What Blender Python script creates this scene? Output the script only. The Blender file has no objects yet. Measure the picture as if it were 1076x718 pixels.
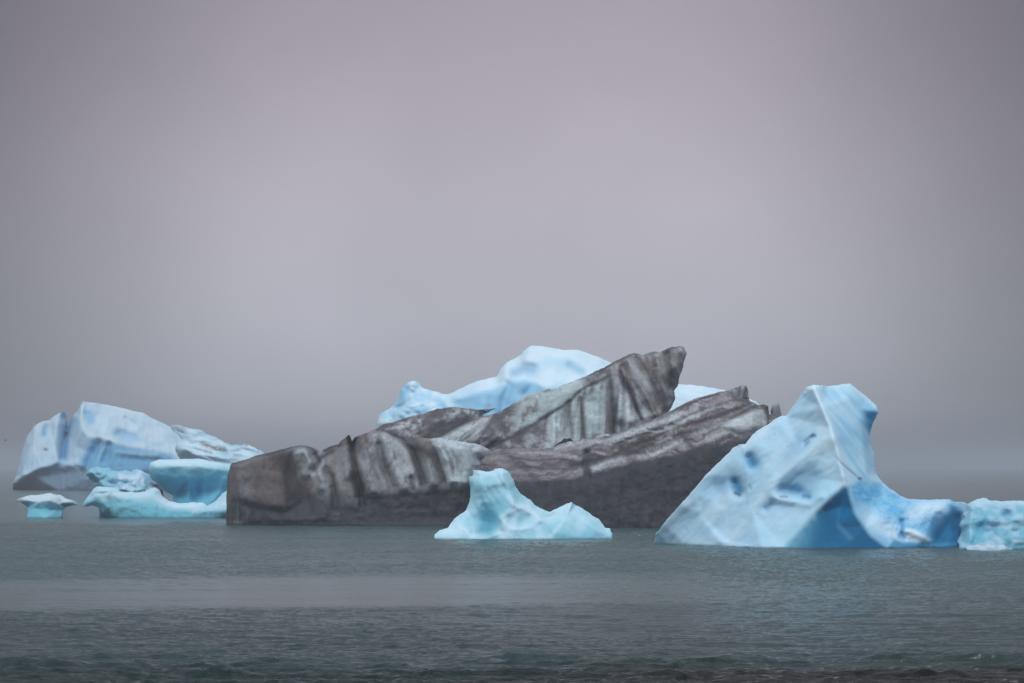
import bpy, bmesh, math, random
import numpy as np
from mathutils import Vector
from mathutils.geometry import delaunay_2d_cdt

random.seed(7)
scene = bpy.context.scene
C = scene.collection

# ------------------------------------------------------------------ camera geometry
W, H = 1076.0, 718.0
F = 2989.0            # 100 mm lens on a 36 mm wide sensor
CAM_H = 5.0           # eye height over the lagoon, metres
HOR = 490.0           # picture row of the true horizon


def dist_on_water(y):
    return CAM_H * F / (y - HOR)


# ------------------------------------------------------------------ numpy noise
_rng = np.random.default_rng(11)
_P = _rng.permutation(256)
_P = np.concatenate([_P, _P, _P])
_ANG = _rng.random(256) * 2 * np.pi
_GX, _GY = np.cos(_ANG), np.sin(_ANG)


def perlin(x, y, seed=0):
    x = np.asarray(x, float) + seed * 37.13
    y = np.asarray(y, float) + seed * 17.71
    xi, yi = np.floor(x).astype(int), np.floor(y).astype(int)
    xf, yf = x - xi, y - yi
    u = xf * xf * xf * (xf * (xf * 6 - 15) + 10)
    v = yf * yf * yf * (yf * (yf * 6 - 15) + 10)
    xi &= 255
    yi &= 255

    def g(ix, iy, dx, dy):
        h = _P[_P[ix & 255] + (iy & 255)]
        return _GX[h] * dx + _GY[h] * dy
    a = g(xi, yi, xf, yf)
    b = g(xi + 1, yi, xf - 1, yf)
    c = g(xi, yi + 1, xf, yf - 1)
    d = g(xi + 1, yi + 1, xf - 1, yf - 1)
    return ((a + u * (b - a)) + v * ((c + u * (d - c)) - (a + u * (b - a)))) * 1.45


def fbm(x, y, octaves=4, seed=0, gain=0.5):
    s, a, t = 0, 1.0, 0
    for o in range(octaves):
        s = s + a * perlin(x * 2 ** o, y * 2 ** o, seed + o * 3)
        t += a
        a *= gain
    return s / t


def ridged(x, y, octaves=4, seed=0):
    s, a, t = 0, 1.0, 0
    for o in range(octaves):
        s = s + a * (1 - np.abs(perlin(x * 2 ** o, y * 2 ** o, seed + o * 5)))
        t += a
        a *= 0.5
    return s / t * 2 - 1.2


def billow(x, y, octaves=4, seed=0):
    s, a, t = 0, 1.0, 0
    for o in range(octaves):
        s = s + a * np.abs(perlin(x * 2 ** o, y * 2 ** o, seed + o * 5))
        t += a
        a *= 0.45
    return s / t * 2 - 0.6


def rot(x, y, deg):
    c, s = math.cos(math.radians(deg)), math.sin(math.radians(deg))
    return x * c + y * s, -x * s + y * c


def sstep(a, b, x):
    t = np.clip((x - a) / (b - a), 0, 1)
    return t * t * (3 - 2 * t)


def seg_dist(px, py, line, closed=False):
    pts = np.array([p[:2] for p in line], float)
    best = np.full(px.shape, 1e9)
    n = len(pts)
    if n == 1:
        return np.hypot(px - pts[0, 0], py - pts[0, 1])
    for i in range(n if closed else n - 1):
        a, b = pts[i], pts[(i + 1) % n]
        ab = b - a
        L = max(ab @ ab, 1e-9)
        t = np.clip(((px - a[0]) * ab[0] + (py - a[1]) * ab[1]) / L, 0, 1)
        best = np.minimum(best, np.hypot(px - a[0] - t * ab[0], py - a[1] - t * ab[1]))
    return best


def inside(px, py, poly):
    pts = np.array([p[:2] for p in poly], float)
    res = np.zeros(px.shape, bool)
    n = len(pts)
    j = n - 1
    for i in range(n):
        xi, yi = pts[i]
        xj, yj = pts[j]
        if yi != yj:
            hit = ((yi > py) != (yj > py)) & (px < (xj - xi) * (py - yi) / (yj - yi) + xi)
            res ^= hit
        j = i
    return res


def stroke(px, py, line, width):
    """1 on the line, falling off to 0 (gauss)"""
    return np.exp(-(seg_dist(px, py, line) / width) ** 2)


def region(px, py, poly, soft):
    """1 inside the polygon, soft edge"""
    d = seg_dist(px, py, poly, True)
    sd = np.where(inside(px, py, poly), d, -d)
    return sstep(-soft, soft, sd)


def below(px, py, line, soft):
    """1 where the point lies under the curve y = line(x)"""
    p = np.array(line, float)
    return sstep(-soft, soft, py - np.interp(px, p[:, 0], p[:, 1]))


def mix(a, b, f):
    f = np.broadcast_to(np.asarray(f, float), (len(a),))[:, None]
    return a * (1 - f) + np.asarray(b, float) * f


# ------------------------------------------------------------------ things
def tag(o, label=None, cat=None, group=None, kind=None):
    if label:
        o['label'] = label
    if cat:
        o['category'] = cat
    if group:
        o['group'] = group
    if kind:
        o['kind'] = kind
    return o


def empty(name, loc):
    o = bpy.data.objects.new(name, None)
    o.location = loc
    C.objects.link(o)
    return o


def chaikin(pts, n):
    for _ in range(n):
        out = [pts[0]]
        for a, b in zip(pts[:-1], pts[1:]):
            out.append(tuple(0.75 * i + 0.25 * j for i, j in zip(a, b)))
            out.append(tuple(0.25 * i + 0.75 * j for i, j in zip(a, b)))
        out.append(pts[-1])
        pts = out
    return pts


def berg(name, rim_D, outline, base, lines, color, relief=None, mat=None, spacing=1.3,
         smooth=6, jitter=0.5, back=60, parent=None, soft=0, seed=1, origin=None):
    """A closed solid of ice.  The outline runs from the left waterline over the top to the right
    waterline; base runs back from right to left along the waterline.  Depth d is in units of one
    picture pixel at the rim distance, positive towards the viewer."""
    s = rim_D / F

    def wd(y):
        return (rim_D - dist_on_water(y)) / s
    top = [(p[0], p[1], wd(p[1]) if len(p) > 2 and p[2] == 'w' else (p[2] if len(p) > 2 else 0.0)) for p in outline]
    bs = [(p[0], p[1], wd(p[1])) for p in base]      # empty for a piece that stands on other ice
    if bs:
        top[0] = (top[0][0], top[0][1], bs[-1][2])
        top[-1] = (top[-1][0], top[-1][1], bs[0][2])
    if soft:
        top = chaikin(top, soft)
    under = [(x, y + 10 + 2, d) for x, y, d in bs]
    rim_ctrl = top + under
    # control mesh: rim, waterline and the given ridge lines
    cv, ce, cd = [], [], []

    def add(pts, closed=False):
        i0 = len(cv)
        for p in pts:
            cv.append(Vector((p[0], p[1])))
            cd.append(p[2])
        n = len(pts)
        for i in range(n if closed else n - 1):
            ce.append((i0 + i, i0 + (i + 1) % n))
    add(rim_ctrl, True)
    if bs:
        add([(x, y + 0.01, d) for x, y, d in bs])
    for ln in lines:
        add([(p[0], p[1], wd(p[1]) if p[2] == 'w' else p[2]) for p in ln])
    ov, oe, of, ovi, _, _ = delaunay_2d_cdt(cv, ce, [], 1, 1e-4)
    depth = []
    for i, v in enumerate(ov):
        if ovi[i]:
            depth.append(sum(cd[k] for k in ovi[i]) / len(ovi[i]))
        else:   # a crossing of two lines: take the nearest control point
            k = min(range(len(cv)), key=lambda k: (cv[k] - v).length)
            depth.append(cd[k])
    # dense rim
    rng = np.random.default_rng(seed)
    rim = []
    n = len(rim_ctrl)
    for i in range(n):
        a, b = np.array(rim_ctrl[i]), np.array(rim_ctrl[(i + 1) % n])
        L = np.hypot(*(b - a)[:2])
        k = max(1, int(round(L / spacing)))
        for j in range(k):
            rim.append(a + (b - a) * j / k)
    rim = np.array(rim)
    t = np.roll(rim, -1, 0) - np.roll(rim, 1, 0)
    nn = np.stack([t[:, 1], -t[:, 0]], 1)
    nn /= np.maximum(np.linalg.norm(nn, axis=1), 1e-6)[:, None]
    off = fbm(rim[:, 0] / 9, rim[:, 1] / 9, 4, seed, 0.65) * jitter * 2
    if bs:
        off[rim[:, 1] > min(b[1] for b in bs) - 1] = 0
    rim[:, :2] += nn * off[:, None]
    # dense inside
    x0, y0 = rim[:, 0].min(), rim[:, 1].min()
    x1, y1 = rim[:, 0].max(), rim[:, 1].max()
    rows = np.arange(y0, y1, spacing * 0.87)
    gx, gy = [], []
    for r, y in enumerate(rows):
        xs = np.arange(x0 + (r % 2) * spacing / 2, x1, spacing)
        gx.append(xs)
        gy.append(np.full(xs.shape, y))
    gx, gy = np.concatenate(gx), np.concatenate(gy)
    keep = inside(gx, gy, rim)
    gx, gy = gx[keep], gy[keep]
    keep = seg_dist(gx, gy, rim, True) > 0.7 * spacing
    gx, gy = gx[keep], gy[keep]
    nr = len(rim)
    allp = [Vector((float(p[0]), float(p[1]))) for p in rim] + [Vector((float(a), float(b))) for a, b in zip(gx, gy)]
    ed = [(i, (i + 1) % nr) for i in range(nr)]
    vv, _, tris, vi, _, _ = delaunay_2d_cdt(allp, ed, [], 1, 1e-5)
    P = np.array([(v.x, v.y) for v in vv])
    isrim = np.array([any(k < nr for k in q) if q else True for q in vi])
    T = np.array([f for f in tris if len(f) == 3], int)
    # depth of every point from the control mesh
    d = np.zeros(len(P))
    best = np.full(len(P), -1e9)
    for f in of:
        f = list(f)
        for k in range(1, len(f) - 1):
            a, b, c = ov[f[0]], ov[f[k]], ov[f[k + 1]]
            det = (b.y - c.y) * (a.x - c.x) + (c.x - b.x) * (a.y - c.y)
            if abs(det) < 1e-9:
                continue
            l1 = ((b.y - c.y) * (P[:, 0] - c.x) + (c.x - b.x) * (P[:, 1] - c.y)) / det
            l2 = ((c.y - a.y) * (P[:, 0] - c.x) + (a.x - c.x) * (P[:, 1] - c.y)) / det
            l3 = 1 - l1 - l2
            m = np.minimum(np.minimum(l1, l2), l3)
            up = m > best
            l1c, l2c, l3c = np.clip(l1, 0, 1), np.clip(l2, 0, 1), np.clip(l3, 0, 1)
            tot = l1c + l2c + l3c
            val = (l1c * depth[f[0]] + l2c * depth[f[k]] + l3c * depth[f[k + 1]]) / tot
            d[up] = val[up]
            best[up] = m[up]
    e = np.concatenate([T[:, [0, 1]], T[:, [1, 2]], T[:, [2, 0]]])
    cnt = np.bincount(e.ravel(), minlength=len(P)).astype(float)
    for _ in range(smooth):
        acc = np.bincount(e[:, 0], d[e[:, 1]], len(P)) + np.bincount(e[:, 1], d[e[:, 0]], len(P))
        d = np.where(isrim, d, 0.4 * d + 0.6 * acc / np.maximum(cnt, 1))
    px, py = P[:, 0], P[:, 1]
    wline = np.interp(px, [b[0] for b in bs][::-1], [b[1] for b in bs][::-1]) if bs else np.full(px.shape, 1e4)
    free = sstep(0, 5, wline - py)          # relief dies out at the water
    rd = seg_dist(px, py, rim, True)
    if relief is not None:
        r = relief(px, py)
        d = d + r * (0.25 + 0.75 * free) * sstep(-0.5, 5, rd)
    # back side
    R = max(12.0, 0.35 * (y1 - y0))
    q = np.clip(rd / R, 0, 1)
    bd = -back * np.sqrt(1 - (1 - q) ** 2) + 6 * fbm(px / 30, py / 30, 3, seed + 9) * q
    bd = np.minimum(bd, d - 2)
    D = rim_D - d * s
    fx, fz = (px - W / 2) / F * D, CAM_H - (py - HOR) / F * D
    Db = rim_D - bd * s
    bx, bz = (px - W / 2) * s, CAM_H - (py - HOR) * s
    fz, bz = np.maximum(fz, -0.6), np.maximum(bz, -0.6)
    n0 = len(P)
    inn = np.where(~isrim)[0]
    bmap = np.arange(n0)
    bmap[inn] = n0 + np.arange(len(inn))
    V = np.concatenate([np.stack([fx, D, fz], 1), np.stack([bx, Db, bz], 1)[inn]])
    # triangle orientation: front faces the viewer (-Y)
    A = V[T[:, 1]] - V[T[:, 0]]
    B = V[T[:, 2]] - V[T[:, 0]]
    area = (P[T[:, 1], 0] - P[T[:, 0], 0]) * (P[T[:, 2], 1] - P[T[:, 0], 1]) - (P[T[:, 1], 1] - P[T[:, 0], 1]) * (P[T[:, 2], 0] - P[T[:, 0], 0])
    T = np.where((area > 0)[:, None], T[:, ::-1], T)   # px right, py down -> counter-clockwise seen from the camera
    Tb = bmap[T[:, ::-1]]
    degenerate = (isrim[T].all(1))
    F_all = np.concatenate([T, Tb[~degenerate]])
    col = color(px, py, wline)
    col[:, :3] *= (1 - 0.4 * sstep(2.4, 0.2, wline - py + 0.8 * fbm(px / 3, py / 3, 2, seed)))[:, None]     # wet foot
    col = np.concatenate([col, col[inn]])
    if origin is None:
        ox = (rim_D / F) * ((x0 + x1) / 2 - W / 2)
        origin = (ox, rim_D, 0.0)
    V = V - np.array(origin)
    me = bpy.data.meshes.new(name)
    me.vertices.add(len(V))
    me.vertices.foreach_set('co', V.astype(np.float32).ravel())
    nf = len(F_all)
    me.loops.add(nf * 3)
    me.loops.foreach_set('vertex_index', F_all.astype(np.int32).ravel())
    me.polygons.add(nf)
    me.polygons.foreach_set('loop_start', np.arange(0, nf * 3, 3, dtype=np.int32))
    me.polygons.foreach_set('loop_total', np.full(nf, 3, dtype=np.int32))
    me.update(calc_edges=True)
    me.validate()
    me.polygons.foreach_set('use_smooth', np.ones(len(me.polygons), bool))
    at = me.attributes.new('ice', 'FLOAT_COLOR', 'POINT')
    at.data.foreach_set('color', np.clip(col, 0, 1).astype(np.float32).ravel())
    me.materials.append(mat)
    o = bpy.data.objects.new(name, me)
    C.objects.link(o)
    if parent is not None:
        o.parent = parent
    else:
        o.location = origin
    return o


# ------------------------------------------------------------------ materials
def nodes(name):
    m = bpy.data.materials.new(name)
    m.use_nodes = True
    nt = m.node_tree
    nt.nodes.clear()
    return m, nt, lambda t, **k: _node(nt, t, k)


def _node(nt, t, k):
    n = nt.nodes.new(t)
    for a, v in k.items():
        if a.startswith('i_'):
            key = a[2:].replace('_', ' ')
            n.inputs[key].default_value = v
        else:
            setattr(n, a, v)
    return n


def ice_material(name, rough, bump, scale, sss, mottling, detail, spec=0.18):
    m, nt, N = nodes(name)
    L = nt.links.new
    out = N('ShaderNodeOutputMaterial')
    p = N('ShaderNodeBsdfPrincipled')
    L(p.outputs[0], out.inputs[0])
    at = N('ShaderNodeAttribute', attribute_name='ice')
    tc = N('ShaderNodeTexCoord')
    n1 = N('ShaderNodeTexNoise', i_Scale=scale, i_Detail=detail, i_Roughness=0.6)
    L(tc.outputs['Object'], n1.inputs['Vector'])
    n2 = N('ShaderNodeTexNoise', i_Scale=scale * 5, i_Detail=4.0, i_Roughness=0.6)
    L(tc.outputs['Object'], n2.inputs['Vector'])
    mr = N('ShaderNodeMapRange')
    mr.inputs['From Min'].default_value = 0.3
    mr.inputs['From Max'].default_value = 0.7
    mr.inputs['To Min'].default_value = 1 - mottling
    mr.inputs['To Max'].default_value = 1 + mottling
    L(n1.outputs['Fac'], mr.inputs['Value'])
    vm = N('ShaderNodeVectorMath', operation='SCALE')
    L(at.outputs['Color'], vm.inputs[0])
    L(mr.outputs[0], vm.inputs['Scale'])
    L(vm.outputs[0], p.inputs['Base Color'])
    b2 = N('ShaderNodeBump', i_Strength=bump * 0.6, i_Distance=0.04)
    L(n2.outputs['Fac'], b2.inputs['Height'])
    b1 = N('ShaderNodeBump', i_Strength=bump, i_Distance=0.25)
    L(n1.outputs['Fac'], b1.inputs['Height'])
    L(b2.outputs[0], b1.inputs['Normal'])
    L(b1.outputs[0], p.inputs['Normal'])
    p.inputs['Roughness'].default_value = rough
    p.inputs['IOR'].default_value = 1.31
    p.inputs['Specular IOR Level'].default_value = spec
    if sss:
        mm = N('ShaderNodeMath', operation='MULTIPLY')
        L(at.outputs['Alpha'], mm.inputs[0])
        mm.inputs[1].default_value = sss
        L(mm.outputs[0], p.inputs['Subsurface Weight'])
        p.inputs['Subsurface Radius'].default_value = (0.25, 0.6, 0.9)
        p.inputs['Subsurface Scale'].default_value = 0.35
    return m


ICE = ice_material('glacier_ice', 0.42, 0.03, 0.9, 0.28, 0.02, 2.0)
FAR_ICE = ice_material('distant_glacier_ice', 0.5, 0.12, 0.5, 0.3, 0.03, 3.0)
DIRTY = ice_material('ash_laden_ice', 0.6, 0.5, 1.0, 0.0, 0.22, 7.0)

# real-world ice and ash colours
WHITE = np.array([0.64, 0.82, 0.94])
PALE = np.array([0.36, 0.67, 0.88])
BLUE = np.array([0.10, 0.42, 0.72])
DEEP = np.array([0.0, 0.17, 0.36])
TURQ = np.array([0.22, 0.61, 0.76])
TEAL = np.array([0.045, 0.32, 0.46])
GREYICE = np.array([0.36, 0.405, 0.435])
GLASSY = np.array([0.28, 0.35, 0.37])
ASH = np.array([0.082, 0.074, 0.082])
DARKASH = np.array([0.030, 0.027, 0.031])
BROWN = np.array([0.105, 0.091, 0.086])
WET = np.array([0.038, 0.044, 0.056])


def grade(c, k=1.2, pivot=0.15):
    """widens the range between clean ice and ash"""
    l = np.maximum(c @ np.array([0.25, 0.6, 0.15]), 1e-4)
    return c * (((l / pivot) ** k * pivot) / l)[:, None]


def grit(x, y, seed):
    """fine grains and pebbles frozen into the ice"""
    g = 1 + 0.22 * perlin(x / 1.5, y / 1.5, seed)
    return (g * (1 - 0.55 * sstep(0.42, 0.62, fbm(x / 3.2, y / 2.6, 3, seed + 1, 0.7))))[:, None]


def fill(px, c):
    return np.tile(np.asarray(c, float), (len(px), 1))


def rgba(c, a):
    a = np.broadcast_to(np.asarray(a, float), (len(c),))
    return np.concatenate([c, a[:, None]], 1)


# ================================================================== the bergs
# ---- right-hand blue and white berg
def h_relief(x, y):
    r = 2.0 * fbm(x / 34, y / 34, 2, 3)
    u, v = rot(x, y, 50)        # fluting that runs down the right face
    face = region(x, y, [(858, 404), (893, 403), (923, 430), (915, 460), (925, 500), (890, 512), (878, 465)], 6)
    r += face * 1.6 * fbm(u / 60, v / 5.0, 3, 5)
    u, v = rot(x, y, -50)
    left = region(x, y, [(690, 570), (780, 467), (855, 404), (878, 465), (888, 510), (825, 577)], 8)
    # melt scallops and pits
    u2, v2 = rot(x, y, -46)
    r += left * 1.3 * billow(u2 / 26, v2 / 13, 2, 9)
    r -= left * 1.2 * sstep(0.5, 0.75, fbm(u2 / 9, v2 / 5, 3, 10))
    # ridge down the left face
    r += 5 * stroke(x, y, [(872, 462), (848, 478), (818, 504), (792, 534), (765, 570)], 9)
    r -= 1.5 * stroke(x, y, [(700, 560), (716, 545), (735, 527)], 4)
    r += 2 * stroke(x, y, [(851, 405), (862, 425), (873, 450), (878, 466), (886, 500)], 4)
    # melt hollows
    r -= 13 * stroke(x, y, [(788, 482), (791, 488)], 5.5)
    r -= 13 * stroke(x, y, [(773, 509), (776, 516)], 6)
    r -= 8 * stroke(x, y, [(755, 512), (768, 504)], 12)
    r -= 7 * stroke(x, y, [(823, 515), (836, 516), (848, 521)], 6)
    r -= 3 * stroke(x, y, [(830, 508), (850, 505)], 11)
    r += 6 * stroke(x, y, [(815, 524), (832, 527), (850, 529), (862, 522)], 5)
    r -= 6 * stroke(x, y, [(846, 466), (854, 459)], 2.5)
    r -= 4 * stroke(x, y, [(806, 535), (812, 528)], 4)
    # snow edge over the lower right toe
    r -= 1.2 * stroke(x, y, [(880, 482), (892, 494), (904, 503)], 1.6)
    r += 6 * stroke(x, y, [(948, 556), (960, 560), (975, 566)], 5)
    r -= 5 * stroke(x, y, [(948, 548), (944, 558), (950, 566)], 2.5)
    r -= 12 * stroke(x, y, [(1000, 545), (990, 556), (985, 566)], 12)
    r += 7 * stroke(x, y, [(1000, 527), (1008, 537)], 4)
    r += 3 * region(x, y, [(892, 512), (950, 524), (1000, 526), (985, 548), (940, 576)], 6) * fbm(x / 7, y / 7, 4, 14)
    return r


def h_color(x, y, w):
    c = fill(x, WHITE * 0.4 + PALE * 0.6)
    c = mix(c, PALE * 0.95, 0.65 * sstep(-0.3, 0.45, fbm(x / 40, y / 40, 3, 21)))
    u, v = rot(x, y, -48)
    u, v = rot(x, y, 50)
    face = region(x, y, [(858, 404), (893, 403), (923, 430), (915, 460), (925, 500), (890, 512), (878, 465)], 5)
    st = sstep(-0.2, 0.5, fbm(u / 55, v / 5, 4, 22))
    c = mix(c, BLUE * 0.5 + PALE * 0.5, face * st * 0.85)
    c = mix(c, DEEP * 0.6 + BLUE * 0.4, region(x, y, [(909, 436), (921, 430), (923, 433), (914, 458), (911, 450)], 3.5) * 0.9)
    u2, v2 = rot(x, y, -46)
    c = mix(c, BLUE * 0.8, 0.35 * sstep(0.5, 0.75, fbm(u2 / 9, v2 / 5, 3, 10)))
    c = mix(c, WHITE * 1.05, (1 - face) * 0.5 * sstep(-0.1, 0.5, fbm(u2 / 70, v2 / 20, 3, 19)))
    for ln, wd_, f in (([(852, 405), (864, 428), (873, 450), (878, 466), (884, 490), (888, 508)], 3, .8), ([(872, 463), (845, 481), (815, 506), (790, 536), (766, 569)], 3, .5),
                       ([(852, 405), (870, 406), (893, 404), (910, 417), (921, 426)], 3, .6), ([(700, 548), (741, 501), (770, 471), (782, 467), (800, 450), (826, 437)], 3.5, .5)):
        c = mix(c, WHITE * 1.06, 0.7 * f * stroke(x, y, ln, wd_ * 1.7))  # highlights on the lit ridges painted in as white
    # toe of dense bubble-free ice
    toe = region(x, y, [(886, 511), (874, 521), (858, 537), (838, 560), (820, 580), (940, 580), (915, 562), (899, 540), (892, 512)], 4.5)
    uu, vv = rot(x, y, 48)
    streak = sstep(0.25, 0.75, fbm(uu / 42, vv / 3.6, 3, 23)) * 0.20
    deep = mix(fill(x, DEEP * np.array([1, 0.72, 0.75])), BLUE, streak)
    deep = mix(deep, DEEP * 1.2, 0.7 * region(x, y, [(886, 511), (868, 528), (880, 548), (897, 545)], 8))
    deep = mix(deep, PALE, 0.12 * stroke(x, y, [(882, 553), (893, 565)], 3.0))  # faint glint painted on the toe
    fade = sstep(825, 862, x - (577 - y) * 0.2)
    deep = fill(x, TEAL * 0.8 + PALE * 0.2) * (1 - fade[:, None]) + deep * fade[:, None]
    c = c * (1 - toe[:, None]) + deep * toe[:, None]
    # rough frosty flank right of the toe
    fl = region(x, y, [(893, 512), (905, 503), (925, 508), (952, 524), (1000, 524), (1012, 535), (1012, 580), (938, 580), (914, 560), (900, 540)], 3.5)
    f1 = sstep(-0.35, 0.45, fbm(x / 16, y / 16, 5, 24, 0.7) + 0.3 * perlin(x / 2.2, y / 2.2, 25))
    flank = mix(fill(x, PALE * 0.6 + BLUE * 0.4), BLUE, f1)
    flank = mix(flank, WHITE, 0.7 * stroke(x, y, [(915, 545), (928, 555), (940, 562)], 11))
    flank = mix(flank, WHITE, 0.75 * stroke(x, y, [(960, 540), (975, 533), (990, 532)], 9))
    flank = mix(flank, WHITE, 0.95 * region(x, y, [(948, 554), (960, 556), (980, 567), (976, 570), (952, 569)], 1.6))
    hole = region(x, y, [(1000, 536), (1011, 538), (1013, 572), (975, 575), (984, 556), (992, 545)], 5)
    flank = mix(flank, DEEP * 0.9, hole * 0.95)
    flank = mix(flank, DEEP * 0.7 + BLUE * 0.3, 0.85 * below(x, y, [(890, 600), (930, 578), (940, 567), (950, 571), (975, 572), (1015, 570)], 2.5))
    flank = mix(flank, DEEP * 0.5 + BLUE * 0.5, 0.8 * stroke(x, y, [(946, 545), (949, 555), (945, 562)], 2.5))
    c = c * (1 - fl[:, None]) + flank * fl[:, None]
    # deeper blue in the hollows
    for ln, wd_, f in (([(789, 484), (791, 488)], 4.0, .85), ([(772, 503), (773, 506)], 2.2, .8), ([(774, 511), (777, 516)], 5.5, .9),
                       ([(757, 508), (772, 506)], 11, .4), ([(790, 480), (790, 486)], 9, .35), ([(824, 513), (838, 515)], 6.5, .6),
                       ([(832, 515), (839, 516)], 3, .6), ([(845, 521), (850, 522)], 3, .85), ([(838, 504), (856, 500)], 9, .4),
                       ([(853, 459), (856, 457.5)], 1.8, .8), ([(846, 468), (850, 464)], 1.8, .65), ([(828, 482), (840, 462)], 9, .3),
                       ([(788, 509), (789, 513)], 1.4, .5), ([(806, 535), (811, 529)], 3, .35), ([(740, 560), (760, 545)], 3, .2)):
        c = mix(c, DEEP * 0.7 + BLUE * 0.3, f * stroke(x, y, ln, wd_))
    c = mix(c, BROWN * 0.7, 0.8 * stroke(x, y, [(773, 518), (777, 520)], 1.8))
    c = mix(c, BROWN, 0.5 * stroke(x, y, [(820, 522), (827, 522)], 1.4))
    c = mix(c, [0.12, 0.15, 0.20], 0.7 * stroke(x, y, [(880, 483), (890, 492), (903, 503)], 0.7))
    c = mix(c, [0.03, 0.03, 0.035], 0.95 * stroke(x, y, [(903, 503), (904, 503.3)], 1.5))
    c = mix(c, GREYICE, 0.35 * stroke(x, y, [(834, 573), (850, 550), (870, 528), (884, 514)], 3) * sstep(-.2, .3, fbm(x / 8, y / 8, 3, 30)))
    c = mix(c, [0.30, 0.42, 0.55], 0.25 * stroke(x, y, [(780, 472), (783, 500), (786, 530)], 1.5))
    c = mix(c, [0.30, 0.42, 0.55], 0.4 * stroke(x, y, [(718, 545), (712, 552), (700, 560)], 0.8))
    return rgba(c, 0.7)


right_berg = berg('iceberg', 181.5,
    [(688.5, 569), (690, 562, -34), (697, 551, -22), (706, 540, -10), (715, 530, 0), (728, 516, 6), (741, 500, 8), (752, 489, 8), (763, 479, 10),
     (770, 471, 10), (777, 467, 14), (783, 467, 14), (790, 458, 12), (797, 452, 14), (806, 447, 16), (815, 440, 18), (822, 437, 20), (826, 437, 20),
     (834, 426, 22), (841, 416, 26), (848, 407, 32), (855, 404, 40), (870, 406, 20), (885, 404, 12), (893, 403, 10), (901, 409, 10), (910, 417, 10),
     (920, 425, 12), (923, 433, 20), (918, 444, 14), (914, 456, 14), (915, 467, 18), (919, 479, 22), (919, 490, 26), (922, 500, 30), (928, 508, 36),
     (936, 514, 44), (945, 520, 52), (953, 524, 60), (966, 525, 64), (980, 525, 66), (998, 525, 60), (1004, 527.5, 50), (1012, 528, 30), (1019, 530, 20),
     (1022, 545, 20), (1023, 573.5)],
    [(1023, 574.2), (1008, 574.8), (990, 575.4), (960, 576.2), (920, 576.8), (880, 577), (845, 576.8), (800, 575.6), (760, 574.2), (720, 572.6), (700, 571.6), (688.5, 571.0)],
    [[(855, 406, 56), (864, 428, 76), (873, 450, 92), (878, 466, 100), (883, 488, 114), (888, 509, 124)],
     [(888, 510, 124), (872, 524, 128), (855, 541, 130), (838, 560, 132), (826, 573, 133)],
     [(889, 511, 124), (897, 535, 134), (908, 555, 142), (936, 574, 144)],
     [(884, 532, 118), (881, 555, 134), (880, 570, 150)],
     [(872, 463, 94), (845, 481, 84), (815, 506, 76), (790, 536, 68), (766, 569, 62)],
     [(850, 500, 92), (835, 530, 98), (812, 562, 104)],
     [(800, 470, 36), (770, 500, 30), (735, 540, 14), (712, 565, -4)],
     [(890, 420, 34), (905, 440, 40), (908, 470, 60), (912, 500, 84)],
     [(905, 430, 28), (914, 446, 20)],
     [(925, 520, 80), (945, 535, 104), (960, 550, 116), (972, 566, 124)],
     [(965, 532, 92), (985, 536, 90), (997, 540, 82)],
     [(1000, 560, 84), (985, 566, 96)]],
    h_color, h_relief, ICE, smooth=4, jitter=0.7, back=75, seed=3)
tag(right_berg, 'tall white and blue iceberg with a deep blue wedge at its waterline', 'iceberg')


# ---- small turquoise berg in the middle
def g_relief(x, y):
    r = 2.0 * fbm(x / 20, y / 20, 3, 41)
    r += 3 * stroke(x, y, [(526, 545), (533, 540), (545, 533.5)], 3.5)
    r += 2.5 * stroke(x, y, [(532, 548), (535, 554), (545, 557), (556, 553), (566, 548)], 3.5)
    r -= 4 * stroke(x, y, [(538, 547), (546, 550), (553, 546)], 6)
    r += 3 * stroke(x, y, [(537, 525), (540, 530), (548, 533), (560, 537), (568, 546)], 4)
    r -= 6 * stroke(x, y, [(515, 535), (513, 548), (508, 558)], 8)
    r += 4 * stroke(x, y, [(515, 565), (525, 557), (530, 552)], 4)
    r -= 4 * stroke(x, y, [(497, 561), (510, 560)], 3)
    r += 4 * stroke(x, y, [(485, 556), (492, 558)], 2.5)
    r -= 4 * stroke(x, y, [(500, 501), (515, 503), (519, 498)], 4)
    r -= 3 * stroke(x, y, [(522, 500), (530, 514), (536, 524)], 3.5)
    r += 3 * stroke(x, y, [(500, 512), (520, 508), (530, 505)], 5)
    r -= 3 * stroke(x, y, [(486, 545), (485, 558)], 2.5)
    r -= 2.0 * stroke(x, y, [(570, 545), (580, 540)], 2)
    u, v = rot(x, y, 60)
    r += 1.2 * fbm(u / 30, v / 6, 3, 42) + 0.8 * ridged(x / 16, y / 12, 3, 43)
    return r


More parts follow.
